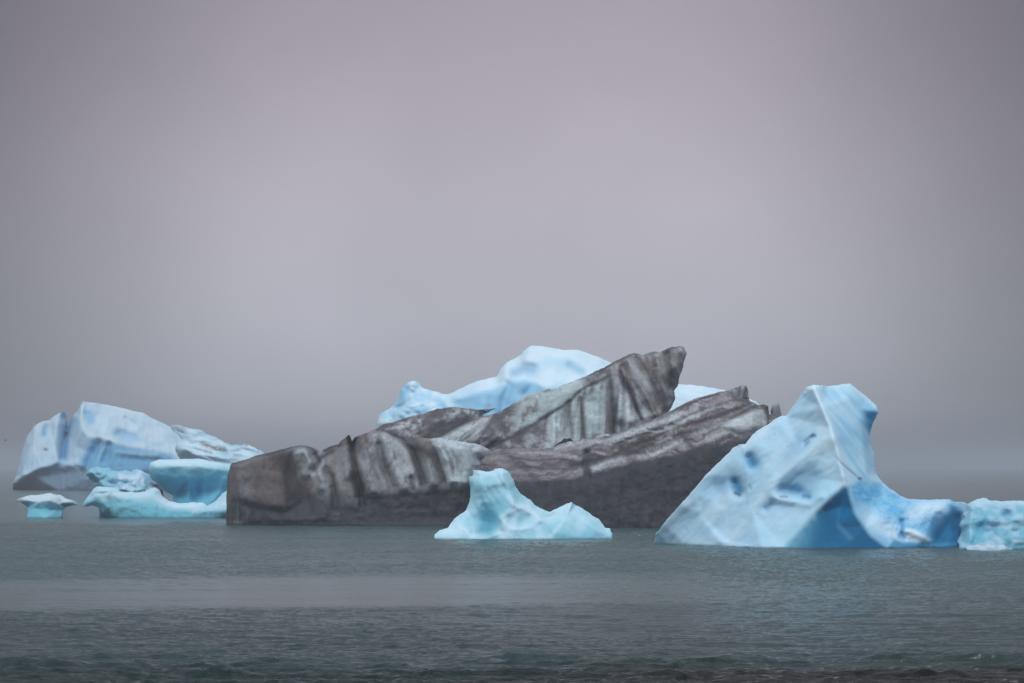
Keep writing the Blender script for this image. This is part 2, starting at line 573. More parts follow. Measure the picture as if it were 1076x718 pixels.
def g_color(x, y, w):
    c = fill(x, TURQ * 0.35 + WHITE * 0.62)
    c = mix(c, TURQ * 0.65 + WHITE * 0.25, sstep(-0.3, 0.35, fbm(x / 22, y / 22, 4, 44)))
    c = mix(c, TEAL * 0.5 + TURQ * 0.5, 0.75 * region(x, y, [(499, 532), (520, 518), (538, 522), (528, 545), (518, 562), (505, 562)], 8))
    c = mix(c, TEAL, 0.55 * stroke(x, y, [(514, 543), (512, 556)], 7))
    c = mix(c, TEAL * 0.6 + TURQ * 0.4, 0.6 * sstep(18, 0, w - y) * sstep(560, 600, x))
    for ln, wd_, f in (([(526, 545), (533, 540), (547, 533)], 2.2, .75), ([(530, 547), (535, 554), (545, 557), (556, 553)], 2.4, .7),
                       ([(535, 522), (541, 531), (550, 533), (562, 540), (568, 545)], 2.6, .7), ([(460, 559), (475, 556), (484, 557)], 4, .75),
                       ([(484, 556), (493, 560)], 2.2, .9), ([(578, 563), (586, 556), (590, 551)], 1.6, .6), ([(597, 531), (601, 528), (606, 533)], 3, .6),
                       ([(497, 496), (505, 497), (520, 494)], 3.5, .6), ([(636, 556), (642, 560)], 4, .5), ([(520, 562), (530, 555)], 2.6, .45),
                       ([(475, 550), (484, 543)], 4, .3)):
        c = mix(c, WHITE, 0.7 * f * stroke(x, y, ln, wd_ * 1.4))
    c = mix(c, GREYICE, 0.7 * stroke(x, y, [(575, 543), (583, 539)], 1.2))
    return rgba(c, 1.0)


centre_berg = berg('iceberg', 198.5,
    [(457, 566), (457, 562, 40), (462, 557, 30), (470, 555, 26), (473, 551, 22), (478, 545, 22), (483, 541, 16), (487, 539, 10), (490, 535), (493, 528),
     (494, 518), (495, 512), (493, 506), (492, 502), (497, 500), (497, 494), (502, 494.5), (510, 495.5), (517, 495), (520, 492.5), (528, 492), (534, 495),
     (540, 505), (542, 512), (547, 519), (556, 525), (564, 532), (572, 536), (578, 538), (588, 533), (595, 530), (600, 527.5), (605, 531), (612, 534),
     (620, 540, 6), (629, 546, 12), (636, 554, 24), (641, 555, 30), (643, 561, 42), (643.5, 566)],
    [(643.5, 566.4), (620, 566.7), (580, 567), (540, 567), (500, 567), (457, 566.6)],
    [[(465, 561, 44), (485, 559, 50), (500, 563, 58), (530, 560, 60), (560, 556, 54), (575, 552, 46)],
     [(505, 502, 14), (508, 525, 24), (512, 548, 26), (510, 558, 34)],
     [(526, 498, 16), (534, 515, 26), (541, 530, 38)],
     [(526, 545, 46), (545, 533, 36), (560, 538, 30)],
     [(533, 550, 50), (545, 557, 58)],
     [(600, 529, 14), (594, 545, 38), (582, 560, 62)],
     [(612, 545, 30), (625, 556, 46)],
     [(482, 547, 26), (496, 545, 20)]],
    g_color, g_relief, ICE, smooth=3, jitter=1.0, back=40, spacing=1.1, seed=4)
tag(centre_berg, 'small bright turquoise iceberg with two peaks floating in front of the dirty one', 'iceberg')


# ---- lump at the right edge
def i_relief(x, y):
    r = 7 * billow(x / 28, y / 20, 2, 51) + 1.5 * fbm(x / 9, y / 9, 3, 50)
    r -= 9 * stroke(x, y, [(1054, 541), (1060, 540)], 5)
    r += 4 * stroke(x, y, [(1020, 531), (1018, 545), (1014, 560)], 6)
    r -= 7 * stroke(x, y, [(1034, 548), (1028, 560), (1024, 570)], 4)
    r += 7 * stroke(x, y, [(1040, 546), (1058, 546), (1075, 542)], 5)
    r += 4 * stroke(x, y, [(1050, 559), (1062, 556)], 4)
    return r


def i_color(x, y, w):
    c = fill(x, PALE * 0.7 + GREYICE * 0.25)
    c = mix(c, TURQ * 0.6 + BLUE * 0.15, sstep(-0.3, 0.3, fbm(x / 14, y / 10, 4, 53)) * 0.9)
    c = mix(c, TEAL * 0.6 + TURQ * 0.4, 0.8 * stroke(x, y, [(1034, 549), (1028, 560), (1024, 566)], 6))
    c = mix(c, DEEP + 0.05, 0.9 * stroke(x, y, [(1055, 540), (1059, 539)], 3.2))
    c = mix(c, TEAL, 0.75 * sstep(5, 1, w - y) * sstep(1010, 1030, x))
    c = mix(c, WHITE * 0.9, 0.6 * below(x, y, [(1000, 520), (1100, 520)], 3) * sstep(536, 526, y))
    return rgba(c, 0.8)


lump = berg('iceberg', 176,
    [(1008, 576), (1006.5, 568, 30), (1011, 560, 20), (1008, 552, 14), (1014, 545, 8), (1012, 540, 4), (1018, 536), (1016, 531.5), (1020, 528), (1025, 525), (1033, 524), (1045, 526),
     (1058, 527), (1068, 526), (1080, 527), (1090, 530), (1100, 536), (1106, 550, 10), (1108, 576)],
    [(1108, 576), (1085, 577), (1050, 577.5), (1025, 577.3), (1008, 576.8)],
    [[(1020, 534, 24), (1040, 533, 30), (1060, 534, 30), (1085, 536, 26)],
     [(1018, 550, 44), (1030, 556, 48), (1045, 552, 56), (1065, 548, 52), (1090, 552, 44)],
     [(1020, 568, 66), (1050, 568, 74), (1085, 566, 66)]],
    i_color, i_relief, ICE, smooth=5, jitter=1.4, back=55, soft=1, seed=5)
tag(lump, 'low knobbly pale iceberg cut off by the right edge, beside the tall white one', 'iceberg')

floe = berg('ice_floe', 169.5,
    [(1016, 578.3), (1015.5, 575, 4), (1018, 572.5, 2), (1023, 573.2), (1028, 570.8), (1036, 571.6), (1041, 570.9), (1049, 573), (1055, 572.6), (1059, 575), (1065, 576.2, 3), (1063, 578)],
    [(1062, 578.3), (1050, 579.3), (1035, 579.4), (1017, 578.8)],
    [[(1022, 574.5, 10), (1040, 574, 14), (1056, 576, 10)]],
    lambda x, y, w: rgba(mix(mix(fill(x, WHITE * 0.7 + 0.02), PALE * 0.7, sstep(-0.2, 0.3, fbm(x / 7, y / 3, 4, 62))), GREYICE * 0.8, 0.6 * sstep(3, 0, w - y)), 0.5),
    lambda x, y: 3.5 * fbm(x / 6, y / 3, 4, 61), ICE, smooth=1, jitter=0.8, back=20, spacing=0.9, seed=6)
tag(floe, 'thin flat white slab of ice afloat in front of the knobbly iceberg', 'ice floe', 'small pieces of floating ice')

# ---- mushroom floe at far left
mush = berg('ice_floe', 277,
    [(28, 543), (29, 540, 14), (29.5, 536, 8), (27.5, 532), (23, 528.5), (16, 525.5), (22, 523), (30, 520.8), (40, 520), (52, 518.2), (60, 520), (64, 520.4), (70, 524),
     (78, 527), (83, 529.8), (76, 531.5), (69, 532.5), (65.5, 536, 8), (64.5, 540, 14), (65, 543)],
    [(65, 544.2), (48, 544.8), (28, 544.3)],
    [[(24, 525.5, 8), (40, 528, 20), (52, 525, 24), (62, 530, 16), (72, 528, 8)], [(34, 535, 14), (48, 536, 18), (59, 536, 14)], [(45, 521, 8), (58, 522, 8)]],
    lambda x, y, w: rgba(mix(mix(fill(x, WHITE * 0.7 + GREYICE * 0.2), TURQ * 0.75 + TEAL * 0.1, sstep(525, 533, y + 2 * fbm(x / 9, y / 9, 3, 63))), BROWN, .6 * stroke(x, y, [(63, 526)], 1.2)), 0.9),
    lambda x, y: 2.5 * fbm(x / 9, y / 8, 4, 64) - 3 * stroke(x, y, [(62, 526), (66, 531)], 2), ICE, smooth=3, jitter=0.6, back=30, spacing=1.0, seed=7)
tag(mush, 'small mushroom shaped turquoise floe with a flat white cap, on open water', 'ice floe', 'small pieces of floating ice')


# ---- undercut berg beside the dark block: overhanging slab + low shelf
root = empty('iceberg', ((200 - W / 2) * 280 / F, 280, 0))
tag(root, 'turquoise iceberg with an overhanging flat-topped slab above a low shelf', 'iceberg')


def c2_relief(x, y):
    r = 2.8 * fbm(x / 16, y / 11, 3, 71)
    low = sstep(500, 510, y)
    r += low * 4 * fbm(x / 7, y / 40, 3, 72)
    r -= 6 * stroke(x, y, [(210, 505), (208, 515), (205, 525)], 4)
    r += 6 * stroke(x, y, [(236, 505), (228, 520), (218, 530)], 4)
    r -= 5 * stroke(x, y, [(195, 508), (188, 520)], 3)
    return r


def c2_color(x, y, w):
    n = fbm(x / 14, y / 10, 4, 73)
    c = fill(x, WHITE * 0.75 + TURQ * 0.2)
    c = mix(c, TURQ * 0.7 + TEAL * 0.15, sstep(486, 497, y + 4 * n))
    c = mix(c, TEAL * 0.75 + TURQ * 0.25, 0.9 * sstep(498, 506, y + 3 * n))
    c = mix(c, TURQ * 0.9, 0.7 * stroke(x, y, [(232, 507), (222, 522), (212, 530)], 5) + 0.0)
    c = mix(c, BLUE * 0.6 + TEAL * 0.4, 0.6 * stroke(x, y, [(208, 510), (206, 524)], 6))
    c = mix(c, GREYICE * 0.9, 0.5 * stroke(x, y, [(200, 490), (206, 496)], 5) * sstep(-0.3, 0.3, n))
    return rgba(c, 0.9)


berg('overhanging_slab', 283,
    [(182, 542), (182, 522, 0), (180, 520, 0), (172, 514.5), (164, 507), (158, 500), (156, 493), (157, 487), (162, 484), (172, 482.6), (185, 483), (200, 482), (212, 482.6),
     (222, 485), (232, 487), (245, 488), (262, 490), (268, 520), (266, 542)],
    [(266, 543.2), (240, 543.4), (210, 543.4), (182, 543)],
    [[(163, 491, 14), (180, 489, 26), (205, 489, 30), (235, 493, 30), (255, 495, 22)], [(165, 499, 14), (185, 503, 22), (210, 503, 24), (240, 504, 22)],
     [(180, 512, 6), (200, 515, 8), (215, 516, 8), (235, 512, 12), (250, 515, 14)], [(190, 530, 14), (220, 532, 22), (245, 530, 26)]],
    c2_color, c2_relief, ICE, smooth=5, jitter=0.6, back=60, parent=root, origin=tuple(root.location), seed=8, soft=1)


def c1_relief(x, y):
    r = 2.4 * fbm(x / 15, y / 11, 3, 75)
    r -= 3 * stroke(x, y, [(118, 522), (117, 540)], 4)
    r += 2 * fbm(x / 5, y / 30, 3, 76) * sstep(524, 532, y)
    r += 3 * stroke(x, y, [(100, 520), (112, 514), (124, 516)], 3)
    r -= 3 * stroke(x, y, [(93, 524), (100, 519), (112, 518)], 1.5)
    return r


def c1_color(x, y, w):
    n = fbm(x / 13, y / 9, 4, 77)
    lip = np.interp(x, [88, 110, 160, 175, 205, 220, 265], [520, 516, 520, 528, 533, 536, 520])
    c = fill(x, WHITE * 0.6 + TURQ * 0.3)
    c = mix(c, TURQ * 0.85, sstep(2, 12, y - lip + 4 * n))
    c = mix(c, TEAL * 0.45 + TURQ * 0.5, 0.9 * sstep(13, 2, w - y + 3 * n))
    c = mix(c, WHITE, 0.6 * stroke(x, y, [(172, 526), (185, 531), (205, 531), (213, 529)], 2.5))
    c = mix(c, WHITE * 0.85, 0.7 * stroke(x, y, [(203, 538), (208, 534)], 1.8))
    c = mix(c, BROWN * 0.6, 0.65 * (stroke(x, y, [(123, 536), (123, 541)], .9) + stroke(x, y, [(126.5, 535), (126.5, 539)], .9)) * sstep(-.3, .3, perlin(x / 2, y / 2, 5)))
    c = mix(c, BROWN, 0.25 * stroke(x, y, [(115, 524), (117, 528)], 4))
    return rgba(c, 0.9)


berg('low_shelf', 277,
    [(107, 543.5), (107.5, 539, 14), (104, 534, 10), (98, 531.5, 8), (92, 532, 4), (87, 531.8, 2), (89, 526), (94, 520), (98, 514), (102, 511.5), (110, 511.6), (120, 513), (126, 516.5), (140, 517.5),
     (152, 517), (158, 513.5), (163, 512.5), (167, 515), (170, 521), (178, 526.5), (190, 529), (205, 528), (213, 528), (218, 531.5), (226, 527), (235, 518), (250, 506), (262, 505), (264, 543.5)],
    [(264, 544), (230, 544.4), (200, 544.5), (160, 544.55), (125, 544.4), (107, 544)],
    [[(92, 529, 8), (103, 524, 16), (112, 519, 16), (135, 523, 18), (160, 520, 14), (176, 530, 16), (205, 533, 18), (225, 534, 20), (245, 525, 16)],
     [(112, 532, 22), (140, 534, 26), (175, 537, 26), (210, 538, 26), (245, 536, 26)]],
    c1_color, c1_relief, ICE, smooth=4, jitter=0.6, back=45, parent=root, origin=tuple(root.location), spacing=1.1, seed=9)


# ---- knobbly chunks behind the shelf
def k_color(x, y, w):
    n = fbm(x / 8, y / 7, 4, 81)
    c = fill(x, PALE * 0.45 + TURQ * 0.35)
    c = mix(c, WHITE * 0.75 + GREYICE * 0.2, 0.85 * region(x, y, [(124, 497), (150, 493), (168, 510), (170, 520), (122, 520), (120, 512)], 4) * sstep(-.4, .2, n))
    c = mix(c, BLUE * 0.8, 0.6 * stroke(x, y, [(131, 506), (137, 507)], 2.5))
    c = mix(c, BLUE * 0.6 + TURQ * 0.3, 0.6 * stroke(x, y, [(153, 500), (158, 507)], 3))
    c = mix(c, BROWN * 0.5, 0.85 * stroke(x, y, [(161, 510), (166, 511)], 1.8))
    return rgba(c, 0.8)


chunk = berg('ice_chunk', 286,
    [(104, 541), (103, 518), (101, 509.5), (103, 506.5), (97, 507), (91, 504), (94, 501.5), (90, 499), (93, 493.5), (100, 491), (108, 491.5), (115, 491.5), (118, 495), (125, 496), (132, 494.5),
     (138, 495), (138.5, 491), (142, 490), (144, 494), (150, 495), (157, 499), (159, 503), (165, 508), (171, 516), (174, 541)],
    [(174, 541.8), (140, 542.4), (104, 541.8)],
    [[(96, 497, 10), (110, 497, 14)], [(105, 506, 20), (116, 501, 26), (128, 508, 28)], [(128, 503, 20), (142, 501, 24), (155, 507, 22)], [(112, 516, 34), (130, 515, 38), (155, 515, 34)]],
    k_color, lambda x, y: 6 * billow(x / 15, y / 12, 2, 82) + 1.5 * fbm(x / 5, y / 5, 3, 83) - 5 * stroke(x, y, [(103, 507), (112, 502), (118, 497)], 2) - 4 * stroke(x, y, [(121, 512), (124, 506), (134, 508)], 2),
    ICE, smooth=3, jitter=1.0, back=35, spacing=1.0, seed=10)
tag(chunk, 'jagged heap of pale ice chunks behind the low turquoise shelf', 'ice chunk')


# ---- far blue berg with the fissure
def a_relief(x, y):
    r = 3 * fbm(x / 24, y / 20, 4, 91)
    r -= 16 * stroke(x, y, [(69.5, 440), (68, 460), (66, 485)], 4)
    r -= 5 * stroke(x, y, [(48, 449), (46, 458)], 3.5)
    r -= 7 * stroke(x, y, [(92, 436), (96, 444)], 4.5)
    r -= 8 * stroke(x, y, [(126, 456), (140, 460)], 5)
    r -= 5 * stroke(x, y, [(132, 440), (142, 447)], 3)
    r -= 9 * stroke(x, y, [(104, 466), (97, 480), (90, 495)], 5)
    r -= 8 * stroke(x, y, [(115, 468), (110, 484)], 4)
    r += 2 * stroke(x, y, [(123, 475), (140, 477), (165, 479)], 3)
    r -= 2 * stroke(x, y, [(125, 482), (150, 484), (175, 485)], 3)
    r += 3 * stroke(x, y, [(84, 430), (82, 460), (72, 485)], 3)
    r += 4 * stroke(x, y, [(18, 503), (38, 493), (55, 486), (72, 484), (88, 490)], 3)
    r -= 6 * stroke(x, y, [(35, 503), (55, 499), (75, 498)], 7)
    r += 2 * fbm(x / 5, y / 40, 3, 92)
    return r


def a_color(x, y, w):
    n = fbm(x / 20, y / 16, 4, 95)
    c = fill(x, WHITE * 0.55 + BLUE * 0.3 + 0.02)
    top = 1 - below(x, y, [(60, 400), (84, 425), (86, 450), (92, 459), (115, 464), (130, 469), (148, 471), (185, 478)], 2)
    top = top * sstep(80, 86, x)
    c = mix(c, WHITE * 0.92, 0.85 * top * sstep(-0.5, 0.2, n))  # top slab painted whiter, as lit from above
    c = mix(c, WHITE * 0.8, 0.6 * region(x, y, [(35, 448), (67, 433), (66, 475), (45, 487), (30, 480)], 4))
    c = mix(c, BLUE * 0.75 + DEEP * 0.25, 0.8 * region(x, y, [(95, 462), (115, 466), (150, 473), (180, 478), (190, 500), (110, 498), (82, 490)], 4))
    c = mix(c, PALE * 0.8, 0.7 * stroke(x, y, [(122, 475), (140, 477), (170, 479)], 2.2))
    c = mix(c, PALE * 0.8, 0.5 * stroke(x, y, [(108, 470), (102, 485), (98, 492)], 2.0))
    c = mix(c, BLUE * 0.7 + DEEP * 0.2, 0.8 * stroke(x, y, [(76, 440), (70, 455), (67, 480)], 3.5))
    c = mix(c, BLUE * 0.8, 0.6 * stroke(x, y, [(48, 449), (46.5, 457)], 2.6))
    c = mix(c, BLUE, 0.6 * stroke(x, y, [(92, 436), (96, 443)], 4.5))
    c = mix(c, BLUE, 0.5 * stroke(x, y, [(124, 455), (142, 461)], 4))
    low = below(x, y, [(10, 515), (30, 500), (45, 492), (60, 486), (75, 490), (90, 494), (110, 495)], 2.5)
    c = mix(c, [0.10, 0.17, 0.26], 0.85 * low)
    c = mix(c, BROWN * 0.6, 0.8 * stroke(x, y, [(47, 472), (49, 472.5)], 1.4))
    return rgba(c, 0.5)


far_blue = berg('iceberg', 606,
    [(13, 514), (14, 508, 40), (17, 500, 30), (20, 488, 20), (23, 475, 14), (27, 462, 10), (33, 452, 8), (36, 447, 6), (45, 442.5), (52, 441.5), (57, 437), (63, 434),
     (68.3, 431), (69, 440, -5), (69.5, 452, -10), (72, 446, -6), (76, 438), (81, 433), (84, 426, 4), (86, 422, 8), (95, 423), (110, 425), (125, 428), (140, 432),
     (150, 434), (160, 440), (172, 445), (185, 451), (200, 458), (215, 470), (230, 485), (236, 500, 20), (238, 514)],
    [(238, 514.6), (180, 515.2), (105, 515.35), (60, 515.3), (30, 514.95), (13, 514.4)],
    [[(86, 423, 10), (84, 440, 34), (92, 458, 52), (115, 463, 56), (130, 468, 58), (148, 470, 58), (178, 477, 54), (205, 482, 44)],
     [(84, 450, 44), (79, 470, 46), (73, 486, 52)],
     [(95, 475, 60), (120, 482, 66), (160, 487, 66), (200, 492, 58)],
     [(68, 445, 4), (67, 470, 22), (65, 484, 36)],
     [(36, 449, 18), (33, 468, 36), (24, 495, 58)],
     [(60, 445, 18), (58, 468, 34), (52, 487, 54)],
     [(25, 500, 66), (45, 491, 68), (62, 485, 64), (80, 489, 66), (100, 494, 76)],
     [(40, 503, 70), (65, 500, 70), (90, 503, 80)]],
    a_color, a_relief, FAR_ICE, smooth=4, jitter=0.5, back=80, seed=12)
tag(far_blue, 'far blue-white iceberg split by a narrow fissure, hazy above the mushroom floe', 'iceberg')


# ---- pale berg with brown dirt streaks, behind the overhanging slab
def a2_color(x, y, w):
    u, v = rot(x, y, 14)
    n = fbm(u / 26, v / 5, 4, 101)
    c = fill(x, WHITE * 0.9 + PALE * 0.1)
    c = mix(c, PALE * 0.6 + TURQ * 0.3, 0.7 * sstep(-0.15, 0.4, n))
    for ln, wd_, f in (([(213, 466), (222, 470), (236, 472)], 2.4, .8), ([(216, 474), (222, 476)], 1.6, .5), ([(236, 463), (244, 466)], 1.9, 1.0),
                       ([(247, 466), (259, 467)], 2.0, .85), ([(246, 478), (253, 479)], 1.3, .6), ([(225, 472), (238, 474)], 1.5, .7)):
        c = mix(c, BROWN * 0.75, f * stroke(x, y, ln, wd_) * sstep(-0.6, 0.1, fbm(x / 4, y / 3, 3, 103)))
    return rgba(c, 0.5)


pale_far = berg('iceberg', 575,
    [(192, 514), (190, 484), (186, 478), (183.5, 471), (186, 466), (192, 462), (186, 456), (178, 450), (182, 446.5), (188, 447.2), (196, 449.5), (205, 451), (213, 453), (216, 456), (225, 459), (232, 462.5),
     (238, 465), (246, 467), (253, 465.5), (262, 468), (268, 470.5), (277, 476), (282, 483), (290, 514)],
    [(290, 515.8), (240, 516.4), (192, 516)],
    [[(190, 474, 24), (205, 478, 30), (230, 480, 34), (262, 484, 30)], [(200, 463, 12), (220, 466, 14), (245, 473, 16), (268, 476, 14)], [(196, 469, 24), (215, 472, 22), (240, 478, 30)]],
    a2_color, lambda x, y: 5 * fbm(rot(x, y, 14)[0] / 24, rot(x, y, 14)[1] / 5, 4, 105) - 6 * stroke(x, y, [(240, 476), (258, 474), (275, 476)], 2.5) - 4 * stroke(x, y, [(200, 466), (215, 467), (236, 473)], 2.5),
    FAR_ICE, smooth=4, jitter=0.8, back=60, seed=13)
tag(pale_far, 'pale streaked iceberg with brown dirt patches just left of the dark block', 'iceberg')


# ---- white berg behind the dirty one
def f_relief(x, y):
    r = 4 * fbm(x / 34, y / 22, 4, 111)
    left = sstep(475, 455, x)
    r += left * 9 * billow(x / 20, y / 13, 2, 112)
    r -= 16 * stroke(x, y, [(541, 391), (550, 387), (560, 388)], 6)
    r += 8 * stroke(x, y, [(525, 397), (545, 394), (562, 391), (580, 396)], 4)
    r -= 7 * stroke(x, y, [(600, 384), (612, 392)], 5)
    r -= 4 * stroke(x, y, [(565, 390), (580, 396)], 3)
    r -= 8 * stroke(x, y, [(535, 406), (530, 420), (528, 434)], 5)
    r -= 5 * stroke(x, y, [(560, 405), (552, 415)], 5)
    r += 6 * stroke(x, y, [(512, 405), (508, 420), (506, 432)], 6)
    r -= 8 * stroke(x, y, [(466, 414), (462, 425), (470, 434)], 4)
    return r


def f_color(x, y, w):
    n = fbm(x / 24, y / 16, 4, 115)
    c = fill(x, WHITE * 1.02)
    c = mix(c, PALE, 0.45 * sstep(-0.2, 0.5, n))
    face = below(x, y, [(396, 420), (430, 412), (470, 420), (480, 419), (500, 413), (520, 408), (535, 402), (550, 400), (565, 403), (575, 410), (590, 404), (640, 420)], 3)
    c = mix(c, BLUE * 0.5 + PALE * 0.5, 0.8 * face * sstep(590, 575, x) * sstep(468, 482, x))
    c = mix(c, PALE * 0.85 + BLUE * 0.1, 0.7 * sstep(470, 455, x) * sstep(-0.3, 0.2, fbm(x / 12, y / 9, 4, 117)))
    c = mix(c, BLUE * 0.8, 0.6 * stroke(x, y, [(540, 392), (550, 388), (560, 389)], 5))
    c = mix(c, BLUE * 0.9 + 0.02, 0.5 * stroke(x, y, [(598, 383), (612, 391)], 4.5))
    c = mix(c, BLUE * 0.9, 0.4 * stroke(x, y, [(420, 424), (427, 410)], 6))
    c = mix(c, BLUE * 0.9, 0.6 * stroke(x, y, [(464, 424), (468, 430)], 4))
    c = mix(c, BLUE * 0.9, 0.5 * stroke(x, y, [(435, 433), (448, 430)], 3))
    return rgba(c, 0.6)


white_back = berg('iceberg', 352,
    [(392, 533), (396, 446, 10), (397, 440), (400, 434), (408, 430), (413, 426), (417, 420), (421, 411), (425, 404.5), (430, 401), (434, 400), (438, 401), (442, 405), (443, 407), (450, 410), (460, 412),
     (467, 415), (475, 413), (485, 408), (495, 403), (510, 398), (520, 396.5), (523, 395), (527, 386), (535, 379), (547, 374), (551, 368), (557, 363.7), (565, 363), (580, 365.5), (595, 368),
     (603, 367), (615, 370), (630, 376), (645, 382), (665, 393), (690, 400), (712, 403.5), (725, 404.5), (740, 406), (757, 409), (775, 413), (800, 425), (815, 440), (825, 533)],
    [(825, 534), (700, 535.2), (550, 535.5), (450, 535), (392, 533.6)],
    [[(405, 440, 30), (430, 430, 50), (455, 426, 50), (478, 424, 60)], [(430, 403, 14), (432, 415, 24), (428, 424, 36)],
     [(478, 418, 66), (500, 413, 76), (525, 408, 82), (545, 401, 80), (565, 403, 84), (580, 406, 90), (620, 402, 80), (660, 408, 70), (720, 415, 50), (780, 425, 40)],
     [(530, 392, 50), (550, 396, 62), (585, 396, 64), (640, 395, 50)], [(552, 370, 10), (575, 376, 26), (610, 380, 30)],
     [(440, 450, 80), (500, 440, 96), (560, 440, 100), (640, 450, 110), (740, 450, 80)]],
    f_color, f_relief, FAR_ICE, smooth=8, jitter=0.6, back=110, spacing=1.7, seed=14, soft=1)
tag(white_back, 'clean snow-white iceberg rising behind the dark ash-striped one', 'iceberg')

# ================================================================== the dirty berg
dirty = empty('iceberg', ((530 - W / 2) * 242 / F, 242, 0))
tag(dirty, 'largest iceberg, dark grey with ash bands and a tilted pointed slab', 'iceberg')
DO = tuple(dirty.location)


# tilted slab with the pointed end
SEAM = [(478, 486), (505, 474), (530, 463), (548, 453), (566, 443), (582, 433), (600, 420), (611, 409), (622, 404), (640, 396)]


def e1_relief(x, y):
    r = 3 * fbm(x / 22, y / 18, 5, 121)
    low = below(x, y, SEAM, 3) * sstep(560, 590, x) * sstep(700, 650, x)
    r += low * 6 * fbm(x / 7.5, y / 90, 3, 122)
    r -= 3 * stroke(x, y, SEAM, 2.5) * sstep(-0.5, 0.3, fbm(x / 12, y / 12, 3, 119))
    # fluting of the pointed end
    r -= 9 * stroke(x, y, [(653, 386), (657, 402), (665, 425), (672, 442)], 4)
    r += 7 * stroke(x, y, [(660, 378), (668, 398), (680, 418), (688, 435)], 4)
    r -= 7 * stroke(x, y, [(668, 376), (682, 398), (690, 415), (692, 430)], 3.5)
    r += 7 * stroke(x, y, [(650, 396), (648, 415), (652, 440)], 5)
    r += 6 * stroke(x, y, [(690, 372), (692, 392), (700, 415)], 4)
    r -= 6 * stroke(x, y, [(700, 372), (704, 395), (702, 420)], 3.5)
    r -= 5 * stroke(x, y, [(684, 372), (688, 385)], 3)
    r += 5 * stroke(x, y, [(584, 450), (582, 465), (572, 474)], 5)
    u, v = rot(x, y, -38)
    r += sstep(540, 500, x) * 4 * fbm(u / 40, v / 7, 3, 123)
    return r


